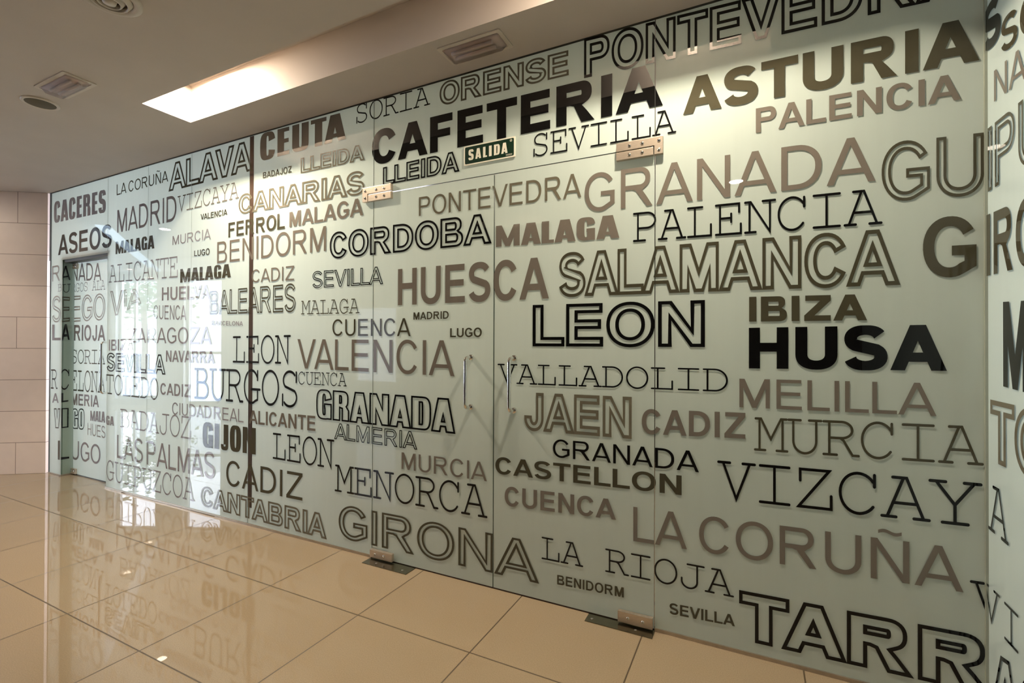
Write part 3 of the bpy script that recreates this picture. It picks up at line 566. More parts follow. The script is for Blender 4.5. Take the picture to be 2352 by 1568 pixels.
# ---------------------------------------------------------------- lettering on the panes
WORDS = [
 ('CACERES', 'I', 'P', 'F', -5.9377, -4.992, 2.3733, 2.5729, 2.3665, 2.559),
 ('LA CORUÑA', 'A', 'D', 'F', -4.8171, -4.0643, 2.4858, 2.5769, 2.494, 2.5806),
 ('ALAVA', 'ABO', 'D', 'F', -4.0561, -3.069, 2.4122, 2.6266, 2.4208, 2.6361),
 ('MADRID', 'A', 'P', 'F', -4.8048, -3.9511, 2.1679, 2.3591, 2.1763, 2.3765),
 ('VIZCAYA', 'C', 'G', 'F', -3.9388, -3.2086, 2.2362, 2.3606, 2.2515, 2.368),
 ('VALENCIA', 'AB', 'D', 'F', -3.6468, -3.336, 2.147, 2.1892, 2.1491, 2.1912),
 ('ASEOS', 'AB', 'K', 'F', -5.8493, -4.8922, 2.0615, 2.2458, 2.0575, 2.2539),
 ('MALAGA', 'I', 'D', 'F', -4.8275, -4.2463, 1.9888, 2.0943, 1.9893, 2.0956),
 ('MURCIA', 'A', 'P', 'F', -4.001, -3.524, 1.993, 2.0624, 1.9964, 2.074),
 ('LUGO', 'AB', 'D', 'F', -3.7224, -3.5365, 1.8855, 1.927, 1.8813, 1.9313),
 ('CANARIAS', 'ABO', 'E', 'F', -3.2124, -2.0581, 2.1363, 2.2735, 2.1243, 2.2661),
 ('CEUTA', 'I', 'G', 'F', -2.9899, -2.207, 2.4703, 2.6556, 2.477, 2.643),
 ('BADAJOZ', 'AB', 'D', 'F', -2.9594, -2.6801, 2.3503, 2.3904, 2.3483, 2.3917),
 ('LLEIDA', 'ABO', 'E', 'F', -2.5958, -2.0582, 2.328, 2.4256, 2.3247, 2.4213),
 ('SORIA', 'C', 'K', 'F', -2.1232, -1.5855, 2.5508, 2.6639, 2.5496, 2.6533),
 ('ORENSE', 'ABO', 'E', 'F', -1.5238, -0.7854, 2.5259, 2.6539, 2.514, 2.6332),
 ('CAFETERIA', 'ABk', 'K', 'F', -2.0006, -0.3543, 2.282, 2.4815, 2.2782, 2.469),
 ('PONTEVEDRA', 'ABO', 'K', 'F', -0.71, 0.6591, 2.4809, 2.6651, 2.4403, 2.6114),
 ('LLEIDA', 'ABO', 'K', 'F', -1.9166, -1.3958, 2.1544, 2.2574, 2.1531, 2.2664),
 ('SEVILLA', 'C', 'K', 'F', -0.9663, -0.2984, 2.1567, 2.2659, 2.1482, 2.2526),
 ('PONTEVEDRA', 'A', 'E', 'F', -1.6589, -0.7217, 1.9469, 2.0509, 1.9283, 2.0424),
 ('GRANADA', 'A', 'G', 'F', -0.7059, 0.3949, 1.8534, 2.0292, 1.8388, 2.0078),
 ('ASTURIA', 'ABk', 'D', 'F', -0.2708, 0.6811, 2.2174, 2.3698, 2.2046, 2.3566),
 ('PALENCIA', 'AB', 'G', 'F', 0.0057, 0.6329, 2.0881, 2.1855, 2.0823, 2.1742),
 ('GU', 'AO', 'D', 'F', 0.4127, 0.6913, 1.7595, 1.97, 1.7495, 1.9577),
 ('PALENCIA', 'C', 'K', 'F', -0.4815, 0.4152, 1.6951, 1.8249, 1.6796, 1.8105),
 ('SALAMANCA', 'ABO', 'D', 'F', -0.8316, 0.4641, 1.4655, 1.6731, 1.4565, 1.6603),
 ('G', 'AB', 'D', 'F', 0.53, 0.6743, 1.4791, 1.684, 1.4765, 1.6825),
 ('MALAGA', 'I', 'G', 'F', -1.1736, -0.5427, 1.7336, 1.8405, 1.7206, 1.8257),
 ('CORDOBA', 'ABO', 'K', 'F', -2.3362, -1.2007, 1.7602, 1.9219, 1.7544, 1.9121),
 ('SEVILLA', 'AO', 'K', 'F', -2.4845, -1.9134, 1.5879, 1.6928, 1.5841, 1.687),
 ('HUESCA', 'AB', 'G', 'F', -1.8033, -0.8829, 1.4581, 1.6627, 1.4613, 1.6625),
 ('MADRID', 'AB', 'D', 'F', -1.693, -1.459, 1.3744, 1.4152, 1.3756, 1.417),
 ('LUGO', 'AB', 'D', 'F', -1.4495, -1.2549, 1.2768, 1.3244, 1.277, 1.3255),
 ('CUENCA', 'A', 'D', 'F', -2.3099, -1.7117, 1.2886, 1.3881, 1.2834, 1.3841),
 ('MALAGA', 'C', 'D', 'F', -2.5848, -2.0897, 1.4262, 1.5123, 1.4206, 1.5089),
 ('BENIDORM', 'A', 'G', 'F', -3.4487, -2.3676, 1.8121, 1.9654, 1.8129, 1.9682),
 ('FERROL', 'AB', 'D', 'F', -3.3228, -2.7419, 1.987, 2.0896, 1.99, 2.0933),
 ('MALAGA', 'AB', 'G', 'F', -2.6976, -2.0647, 1.9937, 2.0908, 1.9989, 2.1049),
 ('CADIZ', 'A', 'G', 'F', -3.0683, -2.6507, 1.6551, 1.7413, 1.648, 1.7425),
 ('BALEARES', 'AO', 'D', 'F', -3.5299, -2.6364, 1.4484, 1.6172, 1.4437, 1.6277),
 ('HUELVA', 'AB', 'P', 'F', -4.139, -3.5234, 1.5722, 1.6742, 1.5639, 1.6653),
 ('MALAGA', 'I', 'D', 'F', -3.8969, -3.2912, 1.6982, 1.8019, 1.7049, 1.7993),
 ('ALICANTE', 'C', 'P', 'F', -4.9333, -3.9285, 1.7539, 1.901, 1.7406, 1.9035),
 ('IBIZA', 'AB', 'P', 'F', -4.9238, -4.5493, 1.1736, 1.2677, 1.1808, 1.275),
 ('ZARAGOZA', 'A', 'P', 'F', -4.6132, -3.5059, 1.2448, 1.3601, 1.2316, 1.3601),
 ('CUENCA', 'A', 'P', 'F', -4.252, -3.8178, 1.431, 1.539, 1.4132, 1.5247),
 ('BARCELONA', 'AB', 'P', 'F', -3.507, -3.1559, 1.3713, 1.403, 1.3612, 1.3923),
 ('VIA', 'AO', 'L', 'F', -4.906, -4.4321, 1.4493, 1.6818, 1.5592, 1.6839),
 ('SEVILLA', 'ABO', 'K', 'F', -4.9565, -4.0836, 0.9985, 1.1557, 0.9951, 1.1513),
 ('NAVARRA', 'AB', 'P', 'F', -4.0765, -3.4697, 1.0963, 1.1836, 1.0951, 1.1845),
 ('TOLEDO', 'C', 'D', 'F', -4.9632, -4.1779, 0.8056, 0.9729, 0.7944, 0.9643),
 ('CADIZ', 'AB', 'P', 'F', -4.1503, -3.7586, 0.8403, 0.9282, 0.8348, 0.9319),
 ('BURGOS', 'C', 'K', 'F', -3.709, -2.6153, 0.8307, 1.0578, 0.8302, 1.063),
 ('GA', 'I', 'P', 'F', -4.9583, -4.8297, 0.5423, 0.6182, 0.5412, 0.619),
 ('BADAJOZ', 'C', 'P', 'F', -4.7321, -3.7515, 0.539, 0.6917, 0.5247, 0.6925),
 ('CIUDAD REAL', 'A', 'P', 'F', -3.9899, -3.1443, 0.6957, 0.787, 0.6946, 0.7861),
 ('ALICANTE', 'AB', 'G', 'F', -3.0874, -2.4508, 0.6948, 0.7849, 0.6934, 0.7881),
 ('GIJON', 'I', 'D', 'F', -3.6043, -3.0151, 0.4847, 0.6649, 0.4883, 0.6673),
 ('LAS PALMAS', 'A', 'P', 'F', -4.7794, -3.4575, 0.2782, 0.4707, 0.2645, 0.4528),
 ('GUIPUZCOA', 'C', 'P', 'F', -4.9461, -3.6986, 0.0736, 0.2433, 0.0703, 0.2398),
 ('CADIZ', 'A', 'D', 'F', -3.3293, -2.5627, 0.2413, 0.4181, 0.244, 0.4166),
 ('LEON', 'C', 'K', 'F', -3.2642, -2.6783, 1.1056, 1.2898, 1.1076, 1.2958),
 ('VALENCIA', 'A', 'G', 'F', -2.6165, -1.4209, 1.0833, 1.2687, 1.0692, 1.2596),
 ('CUENCA', 'C', 'K', 'F', -2.6068, -2.1893, 0.9805, 1.0603, 0.9832, 1.0627),
 ('GRANADA', 'IO', 'K', 'F', -2.4449, -1.4144, 0.7734, 0.9569, 0.7646, 0.951),
 ('ALMERIA', 'AO', 'K', 'F', -2.2889, -1.6641, 0.6594, 0.7574, 0.6565, 0.7549),
 ('LEON', 'C', 'K', 'F', -2.844, -2.2892, 0.4798, 0.6512, 0.4765, 0.6548),
 ('MENORCA', 'C', 'K', 'F', -2.2835, -1.2176, 0.3432, 0.5064, 0.3516, 0.5156),
 ('MURCIA', 'A', 'G', 'F', -1.7713, -1.2215, 0.5384, 0.6318, 0.5395, 0.6352),
 ('CANTABRIA', 'ABO', 'E', 'F', -3.6222, -2.3503, 0.0539, 0.1983, 0.0378, 0.1911),
 ('GIRONA', 'AO', 'D', 'F', -2.2495, -0.933, 0.0682, 0.2699, 0.0832, 0.2814),
 ('VALLADOLID', 'C', 'K', 'F', -1.1624, -0.0955, 1.0424, 1.1415, 1.0483, 1.1424),
 ('JAEN', 'ABO', 'E', 'F', -1.0116, -0.4857, 0.8189, 1.0045, 0.822, 1.0081),
 ('CADIZ', 'AB', 'G', 'F', -0.4419, -0.0314, 0.8493, 0.9576, 0.8642, 0.9677),
 ('GRANADA', 'A', 'K', 'F', -0.8604, -0.2061, 0.7029, 0.7882, 0.7082, 0.7952),
 ('CASTELLON', 'AB', 'D', 'F', -1.1726, -0.2748, 0.5856, 0.6709, 0.6032, 0.6859),
 ('CUENCA', 'AB', 'G', 'F', -1.1188, -0.5549, 0.432, 0.5287, 0.4529, 0.5426),
 ('LA CORUÑA', 'A', 'G', 'F', -0.4779, 0.6367, 0.3724, 0.5234, 0.4028, 0.5504),
 ('LA RIOJA', 'C', 'K', 'F', -0.9173, -0.0723, 0.2056, 0.3125, 0.2182, 0.3218),
 ('BENIDORM', 'AB', 'D', 'F', -0.8367, -0.5194, 0.1014, 0.1464, 0.1129, 0.1574),
 ('SEVILLA', 'AB', 'D', 'F', -0.3237, -0.0688, 0.0902, 0.1368, 0.1028, 0.1483),
 ('TARR', 'ABkO', 'K', 'F', -0.0539, 0.704, 0.0551, 0.2533, 0.0753, 0.2684),
 ('IBIZA', 'ABk', 'D', 'F', -0.018, 0.3695, 1.3342, 1.4331, 1.332, 1.4277),
 ('HUSA', 'ABk', 'K', 'F', -0.0189, 0.5943, 1.1469, 1.3092, 1.1534, 1.3133),
 ('MELILLA', 'A', 'G', 'F', -0.0531, 0.5662, 0.989, 1.1042, 0.9961, 1.1099),
 ('MURCIA', 'C', 'D', 'F', -0.0005, 0.6893, 0.8197, 0.9529, 0.8379, 0.9694),
 ('VIZCAY', 'C', 'K', 'F', -0.1356, 0.6861, 0.6107, 0.7661, 0.6287, 0.7788),
 ('LEON', 'ABO', 'K', 'F', -0.9681, -0.1833, 1.2305, 1.4324, 1.231, 1.4271),
 ('V', 'C', 'K', 'F', 0.6531, 0.7565, 0.318, 0.4487, 0.3172, 0.45),
 ('R', 'A', 'L', 'F', -5.9626, -5.8096, 1.8204, 1.967, 1.8209, 1.9709),
 ('B', 'C', 'P', 'F', -5.8465, -5.7724, 1.7195, 1.7863, 1.7216, 1.7913),
 ('S', 'AO', 'L', 'F', -5.9562, -5.7872, 1.4342, 1.6773, 1.4335, 1.6815),
 ('L', 'AB', 'P', 'F', -5.9521, -5.7832, 1.2633, 1.4117, 1.2632, 1.4136),
 ('R', 'C', 'K', 'F', -5.9677, -5.8354, 0.8053, 0.9873, 0.8066, 0.9907),
 ('A', 'AB', 'P', 'F', -5.9404, -5.8112, 0.6742, 0.7637, 0.6782, 0.7677),
 ('V', 'IO', 'K', 'F', -5.9013, -5.7777, 0.4365, 0.6226, 0.4431, 0.6303),
 ('I', 'A', 'D', 'F', -5.8185, -5.7815, 0.15, 0.3267, 0.1518, 0.33),
 ('A', 'A', 'K', 'T', -0.0119, 0.0602, 1.8113, 1.9413, 1.8324, 1.9768),
 ('U', 'C', 'K', 'T', 0.0011, 0.0613, 1.7057, 1.7833, 1.7178, 1.7963),
 ('E', 'AO', 'D', 'T', -0.0014, 0.058, 1.4309, 1.6714, 1.4423, 1.6712),
 ('A', 'AB', 'K', 'T', -0.0033, 0.0595, 1.261, 1.412, 1.2693, 1.4178),
 ('C', 'C', 'K', 'T', -0.0124, 0.0572, 0.8007, 0.9932, 0.8094, 0.9901),
 ('L', 'AB', 'K', 'T', 0.0008, 0.0522, 0.6861, 0.7721, 0.6896, 0.7698),
 ('I', 'IO', 'K', 'T', 0.0021, 0.0553, 0.4469, 0.6321, 0.4465, 0.6281),
 ('_', 'A', 'K', 'T', -0.0091, 0.0623, 0.1543, 0.1796, 0.1537, 0.1704),
 ('NADA', 'A', 'P', 'D', -5.8019, -5.256, 1.8272, 1.9943, 1.8023, 1.9595),
 ('RGOS ALA', 'C', 'P', 'D', -5.7993, -5.1864, 1.72, 1.799, 1.7169, 1.8039),
 ('EGO', 'AO', 'L', 'D', -5.7957, -5.1833, 1.4372, 1.6828, 1.4456, 1.684),
 ('RIOJA', 'AB', 'P', 'D', -5.746, -5.1795, 1.2606, 1.4095, 1.2582, 1.399),
 ('SORIA', 'C', 'D', 'D', -5.7878, -5.1761, 1.0467, 1.1736, 1.0486, 1.1786),
 ('ELONA', 'C', 'D', 'D', -5.7953, -5.1725, 0.788, 0.9823, 0.7931, 0.9831),
 ('MERIA', 'AB', 'P', 'D', -5.7807, -5.2786, 0.654, 0.7616, 0.66, 0.7666),
 ('GO', 'IO', 'K', 'D', -5.7774, -5.5379, 0.4301, 0.6182, 0.4384, 0.6308),
 ('MALA', 'I', 'P', 'D', -5.4303, -5.1717, 0.5294, 0.6203, 0.5293, 0.6284),
 ('HUES', 'A', 'L', 'D', -5.4799, -5.1655, 0.3952, 0.506, 0.3907, 0.498),
 ('UGO', 'A', 'P', 'D', -5.7791, -5.2461, 0.142, 0.3209, 0.1498, 0.3237),
 ('S', 'ABk', 'K', 'R', -0.0159, 0.1172, 2.2243, 2.3693, 2.2123, 2.37),
 ('SC', 'AB', 'D', 'R', 0.1167, 0.3526, 2.1574, 2.2603, 2.1135, 2.2317),
 ('NA', 'A', 'G', 'R', 0.0664, 0.2743, 2.0301, 2.1304, 2.0065, 2.106),
 ('IPU', 'AO', 'D', 'R', 0.0194, 0.3619, 1.751, 1.9624, 1.7551, 1.9486),
 ('IRO', 'AB', 'D', 'R', 0.0077, 0.3447, 1.4729, 1.6767, 1.4667, 1.6599),
 ('MA', 'AB', 'K', 'R', 0.1263, 0.4511, 1.1139, 1.3774, 1.0969, 1.3603),
 ('TO', 'ABO', 'E', 'R', 0.0334, 0.3891, 0.8636, 1.064, 0.8671, 1.0641),
 ('A', 'C', 'K', 'R', 0.0165, 0.1609, 0.6352, 0.7867, 0.6295, 0.7875),
 ('V', 'C', 'K', 'R', -0.0263, 0.1006, 0.3335, 0.4486, 0.3358, 0.4512),
 ('I', 'C', 'K', 'R', 0.1295, 0.219, 0.3322, 0.4483, 0.3346, 0.4484),
 ('AG', 'ABkO', 'K', 'R', 0.0365, 0.4056, 0.0562, 0.2484, 0.1053, 0.3421),
]

INKN = {'K': 'black', 'D': 'dark brown', 'E': 'olive grey', 'G': 'grey brown', 'P': 'light-washed grey', 'L': 'pale light-washed grey'}
STN = {'A': 'plain', 'AB': 'bold', 'ABk': 'extra heavy', 'I': 'condensed heavy', 'C': 'typewriter', 'AO': 'thin outlined', 'ABO': 'bold outlined', 'ABkO': 'heavy outlined', 'IO': 'condensed outlined'}
FRONT = [(p1, XS[0], XS[1], 0, 9), (p2, XS[1], XS[2], 0, 9), (p3, XS[2], XS[3], 0, 9), (p4, XS[3], XS[4], 0, 9), (p5, XS[4], XS[5], 0, 9),
         (p6, XS[5], XS[7], ZT, 9), (dL, XS[5], XS[6], 0, ZT), (dR, XS[6], XS[7], 0, ZT), (p7, XS[7], XS[8] - .003, 0, 9)]
def cut(me, co, no, keep):
    bm = bmesh.new(); bm.from_mesh(me)
    bmesh.ops.bisect_plane(bm, geom=bm.verts[:] + bm.edges[:] + bm.faces[:], plane_co=co, plane_no=no, clear_outer=not keep, clear_inner=keep)
    bm.to_mesh(me); bm.free()
def letter_part(mb, text, st, colr, parent, clips):
    me = bpy.data.meshes.new('lettering'); me.from_pydata(mb.v, [], mb.f); me.update()
    for co, no, keep in clips: cut(me, co, no, keep)
    if len(me.polygons) == 0: bpy.data.meshes.remove(me); return
    bm = bmesh.new(); bm.from_mesh(me); bmesh.ops.remove_doubles(bm, verts=bm.verts, dist=1e-6); bmesh.ops.recalc_face_normals(bm, faces=bm.faces); bm.to_mesh(me); bm.free()
    me.transform(Matrix.Translation(-parent.location)); me.materials.append(INK[colr])
    o = bpy.data.objects.new('lettering', me); link(o, parent)
    t = text if text != '_' else 'L'
    o['label'] = ('%s %s lettering %s' % (INKN[colr], STN[st], t)) if t != 'HUSA' else 'black extra heavy lettering of four letters under IBIZA'
for text, st, colr, pl, u0, u1, b0, t0, b1, t1 in WORDS:
    mb = MB()
    def zz(u, v): return (b0 + (b1 - b0) * u) * (1 - v) + (t0 + (t1 - t0) * u) * v
    if pl == 'F': place = lambda u, v: (u0 + (u1 - u0) * u, 0.0, zz(u, v))
    elif pl == 'D': place = lambda u, v: (u0 + (u1 - u0) * u, RD, zz(u, v))
    elif pl == 'T': place = lambda u, v: (RX + .003, u0 + (u1 - u0) * u, zz(u, v))
    else: place = lambda u, v: (XS[8], -(u0 + (u1 - u0) * u), zz(u, v))
    word_mesh(mb, text, st, place, .088 if (st == 'ABO' and (colr == 'E' or text == 'LLEIDA')) else None,
              {'F': (0, -.00012, 0), 'D': (0, -.00012, 0), 'T': (.00012, 0, 0), 'R': (-.00012, 0, 0)}[pl])
    if pl == 'F':
        X0, X1 = min(u0, u1), max(u0, u1); Z0, Z1 = min(b0, b1), max(t0, t1)
        for par, a, b, c, d in FRONT:
            if X1 <= a or X0 >= b or Z1 <= c or Z0 >= d: continue
            cl_ = []
            if X0 < a + .001: cl_.append(((a + .001, 0, 0), (1, 0, 0), True))
            if X1 > b - .001: cl_.append(((b - .001, 0, 0), (1, 0, 0), False))
            if Z0 < c and c > 0: cl_.append(((0, 0, c + .003), (0, 0, 1), True))
            if Z1 > d: cl_.append(((0, 0, d - .003), (0, 0, 1), False))
            letter_part(mb, text, st, colr, par, cl_)
    elif pl == 'D': letter_part(mb, text, st, colr, dW, [((RX + .014, 0, 0), (1, 0, 0), True)])
    elif pl == 'T': letter_part(mb, text, st, colr, pT, [((0, .001, 0), (0, 1, 0), True), ((0, RD - .002, 0), (0, 1, 0), False)])
    else: letter_part(mb, text, st, colr, pR, [((0, -.004, 0), (0, 1, 0), False)])

# ---------------------------------------------------------------- channels, post, hardware
struct(MB().box((XS[0], 0.0, ZC), (XS[8], .03, H)).build('trim_1', DARKGAP))                       # ceiling channel
struct(MB().box((XS[8]-.004, -2.1, ZC), (XS[8]+.03, -0.001, H)).build('trim_2', DARKGAP))
k = 3
struct(MB().box((RX, RD + .004, 0), (XS[1] + .03, RD + .018, .0092)).build('trim_%d' % k, DARKGAP)); k += 1  # dark strip added against light leaking under the washroom door
struct(MB().box((-4.70, -.004, .0045), (-3.45, .024, ZB)).build('trim_%d' % k, CHANNEL)); k += 1
for a, b in ((XS[0], RX), (XS[1], -4.70), (-3.45, XS[4] - .001), (XS[4] + .001, XS[5] - .002), (XS[7] + .002, XS[8])):
    struct(MB().box((a, -.004, 0), (b, .024, ZB)).build('trim_%d' % k, CHANNEL)); k += 1
struct(MB().box((XS[8]-.004, -2.1, 0), (XS[8]+.03, -0.005, ZB)).build('trim_%d' % k, CHANNEL)); k += 1
struct(MB().box((RX - .010, -.004, 0), (RX + .012, RD + .02, ZB)).build('trim_%d' % k, CHANNEL)); k += 1
struct(MB().box((RX - .008, .015, 1.988), (XS[1] + .03, RD + .03, 2.03)).build('trim_%d' % k, DARKGAP)); k += 1   # dark filler added for the shaded gap over the recessed door
struct(MB().box((XS[0] - .014, -.004, 2.02), (XS[0], .03, H)).build('trim_%d' % k, principled('grey_filler', (0.25, 0.25, 0.28), 0.5))); k += 1
struct(MB().box((XS[0], -.003, 0.0), (XS[0] + .010, .018, ZC)).build('trim_%d' % k, principled('dark_edge_strip', (0.10, 0.11, 0.12), 0.4))); k += 1
struct(MB().box((XS[5] + .001, .004, 0), (XS[7] - .001, .012, .0074)).build('trim_%d' % k, DARKM)); k += 1   # strip added to darken the lit gap under the double doors
post = MB().box((-.019, -.0011, 0), (.019, .0011, ZC - 0.125)).build('post', DARKM)
post.location = (XS[4] + .022, .0017, .122)
struct(MB().box((XS[8] - .003, -.003, ZB), (XS[8] + .013, .0028, ZC)).build('trim_%d' % k, principled('corner_seal', (.30, .32, .25), .3))); k += 1
tag(post, 'slim dark brown vertical post on the glass between ALAVA and CEUTA', 'post', None, 'thing')

def screws(parent, pts, y, r=.0075):
    for x, z in pts:
        MB().lathe((x - parent.location.x - (parent.parent.location.x if parent.parent else 0), y - (parent.parent.location.y if parent.parent else 0), z - (parent.parent.location.z if parent.parent else 0)),
                   [(0.0, -.004), (r * .55, -.0036), (r, -.0015), (r, 0)], 16, 1).build('screw', CHROME, parent, True)
def patch(parent, pts, ylo, yhi, bevel=.0015):
    L = parent.location
    return MB().prism([(p[0] - L.x, p[1] - L.z) for p in pts], 1, ylo - L.y, yhi - L.y).build('patch_fitting', STEEL, parent, bevel=bevel)
# top pivots: an L-shaped plate on the fixed panes with the door's own plate nested in it
f1 = patch(p6, [(-2.054, 2.067), (-2.0145, 2.067), (-2.0145, 2.111), (-1.841, 2.111), (-1.841, 2.151), (-2.054, 2.151)], -.020, -.0006)
screws(f1, [(-2.034, 2.089), (-2.034, 2.130), (-1.951, 2.130), (-1.893, 2.130)], -.020)
f2 = patch(dL, [(-2.0105, 2.067), (-1.841, 2.067), (-1.841, 2.1065), (-2.0105, 2.1065)], -.020, -.0006)
screws(f2, [(-1.951, 2.088), (-1.893, 2.088)], -.020)
f3 = patch(p6, [(-.553, 2.101), (-.387, 2.101), (-.387, 2.062), (-.351, 2.062), (-.351, 2.139), (-.553, 2.139)], -.020, -.0006)
screws(f3, [(-.367, 2.080), (-.367, 2.120), (-.494, 2.120), (-.438, 2.120)], -.020)
f4 = patch(dR, [(-.553, 2.062), (-.391, 2.062), (-.391, 2.0965), (-.553, 2.0965)], -.020, -.0006)
screws(f4, [(-.494, 2.080), (-.438, 2.080)], -.020)
b1 = patch(dL, [(-1.984, .012), (-1.822, .012), (-1.822, .056), (-1.984, .056)], -.020, -.0006); screws(b1, [(-1.945, .034), (-1.880, .034)], -.020)
b2 = patch(dR, [(-.542, .012), (-.391, .012), (-.391, .060), (-.542, .060)], -.020, -.0006); screws(b2, [(-.497, .036), (-.432, .036)], -.020)
w1 = patch(dW, [(RX + .014, .014), (RX + .10, .014), (RX + .10, .062), (RX + .014, .062)], RD - .016, RD - .0006); screws(w1, [(RX + .035, .040), (RX + .075, .040)], RD - .016, .010)
w2 = patch(dW, [(RX + .014, 1.935), (RX + .10, 1.935), (RX + .10, 1.983), (RX + .014, 1.983)], RD - .016, RD - .0006); screws(w2, [(RX + .035, 1.958), (RX + .075, 1.958)], RD - .016, .010)
# floor spring plates
FP = principled('floor_plate_steel', (0.30, 0.27, 0.20), 0.22, 1.0, 0.08, 40.0)
for lab, x0, x1, y0, sc_ in (('steel floor plate under the left pivot of the double doors, below GIRONA', -1.985, -1.672, -.082, ((-1.905, -.052), (-1.72, -.052))),
                            ('steel floor plate under the right pivot of the double doors, left of SEVILLA', -.680, -.383, -.066, ((-.655, -.036), (-.46, -.036)))):
    o = empty('floor_plate', ((x0 + x1) / 2, -.03, 0), lab, 'floor plate', 'floor spring plates of the double doors')
    MB().box((x0 - o.location.x, y0 + .03, 0.0), (x1 - o.location.x, .06, .004)).build('cover_plate', FP, o, bevel=.001)
    for sx_, sy_ in sc_:
        MB().lathe((sx_ - o.location.x, sy_ + .03, .004), [(0, .0022), (.004, .002), (.0065, .0002)], 14).build('screw', CHROME, o, True)
# pull handles
def handle(door, x, z0, z1, d, side=-1, y=0.0):
    L = door.location; r = .0095; b = .022; yy = y - L.y
    path = [(x - L.x, yy, z1 - L.z), (x - L.x, yy - d + b, z1 - L.z)]
    for k in range(1, 7):
        a = math.pi / 2 * k / 6; path.append((x - L.x, yy - d + b - b * math.sin(a), z1 - L.z - b + b * math.cos(a)))
    lo = [(x - L.x, yy - d + b - b * math.cos(math.pi/2*k/6), z0 - L.z + b - b * math.sin(math.pi/2*k/6)) for k in range(0, 7)]
    path += lo + [(x - L.x, yy, z0 - L.z)]
    h = MB().tube(path, r, 18).build('handle', CHROME, door, True)
    for z in (z0, z1):
        MB().lathe((x - L.x, yy, z - L.z), [(0, -.012), (.0125, -.012), (.0145, -.010), (.0145, 0)], 22, 1).build('rosette', CHROME, h, True)
handle(dL, -1.316, .914, 1.172, .060); handle(dR, -1.066, .912, 1.172, .060)
handle(dW, -5.115, .80, 1.245, .055, y=RD)

# ---------------------------------------------------------------- exit sign
es = empty('exit_sign', (-1.2135, -.001, 2.225), 'green SALIDA exit sign with white border on the glass above the doors', 'sign')
SW_ = principled('sign_white', (0.80, 0.76, 0.62), 0.35); SG = principled('sign_green', (0.003, 0.022, 0.010), 0.3)
def rrect(w_, h_, r_, n=5):
    out = []
    for cx, cz, a0 in ((w_-r_, h_-r_, 0), (-w_+r_, h_-r_, 90), (-w_+r_, -h_+r_, 180), (w_-r_, -h_+r_, 270)):
        out += [(cx + r_*math.cos(math.radians(a0 + 90*k/n)), cz + r_*math.sin(math.radians(a0 + 90*k/n))) for k in range(n+1)]
    return out
MB().prism(rrect(.1495, .051, .002), 1, -.005, .0).build('board', SW_, es, bevel=.0006)
MB().prism(rrect(.1425, .0440, .006), 1, -.0056, -.0050).build('green_field', SG, es)
mb = MB()
for i, chx in enumerate('SALIDA'):
    xs_ = [-.122, -.080, -.034, .001, .030, .072][i]; wd = [.032, .035, .024, .016, .034, .036][i]
    word_mesh(mb, chx, 'I', lambda u, v: (xs_ + wd * u, -.0060, -.026 + .054 * v))
mb.build('lettering', SW_, es)
mb = MB()
band(mb, arc(.127, .033, .0055, .0055, 0, 360, 20)[:-1], .0007, True, False, lambda a, b: (a, -.0060, b))
word_mesh(mb, 'R', 'A', lambda u, v: (.1247 + .0048 * u, -.0060, .0298 + .0062 * v))
for zl in (-.0335, -.0365, -.0395): mb.quad((.098, -.0060, zl), (.134, -.0060, zl), (.134, -.0060, zl + .0011), (.098, -.0060, zl + .0011))
mb.build('small_print', SW_, es)

# ---------------------------------------------------------------- ceiling fittings
LENS = bpy.data.materials.new('clear_ribbed_lens'); LENS.use_nodes = True; t = LENS.node_tree; t.nodes.clear()
o_ = t.nodes.new('ShaderNodeOutputMaterial'); tr_ = t.nodes.new('ShaderNodeBsdfTransparent'); gl_ = t.nodes.new('ShaderNodeBsdfGlossy'); mx_ = t.nodes.new('ShaderNodeMixShader'); fr_ = t.nodes.new('ShaderNodeFresnel')
wv = t.nodes.new('ShaderNodeTexWave'); wv.inputs['Scale'].default_value = 60; bp_ = t.nodes.new('ShaderNodeBump'); bp_.inputs['Strength'].default_value = .3; t.links.new(wv.outputs[0], bp_.inputs['Height'])
fr_.inputs[0].default_value = 1.6; gl_.inputs['Roughness'].default_value = .12; tr_.inputs[0].default_value = (.95, .94, .96, 1); t.links.new(bp_.outputs[0], gl_.inputs['Normal'])
t.links.new(fr_.outputs[0], mx_.inputs[0]); t.links.new(tr_.outputs[0], mx_.inputs[1]); t.links.new(gl_.outputs[0], mx_.inputs[2]); t.links.new(mx_.outputs[0], o_.inputs[0])
TUBE = principled('unlit_tube', (0.92, 0.80, 0.76), 0.25); PLATE = principled('off_white_plastic', (0.60, 0.53, 0.45), 0.4); TRAY = principled('reflector_tray', (0.85, 0.72, 0.64), 0.35)
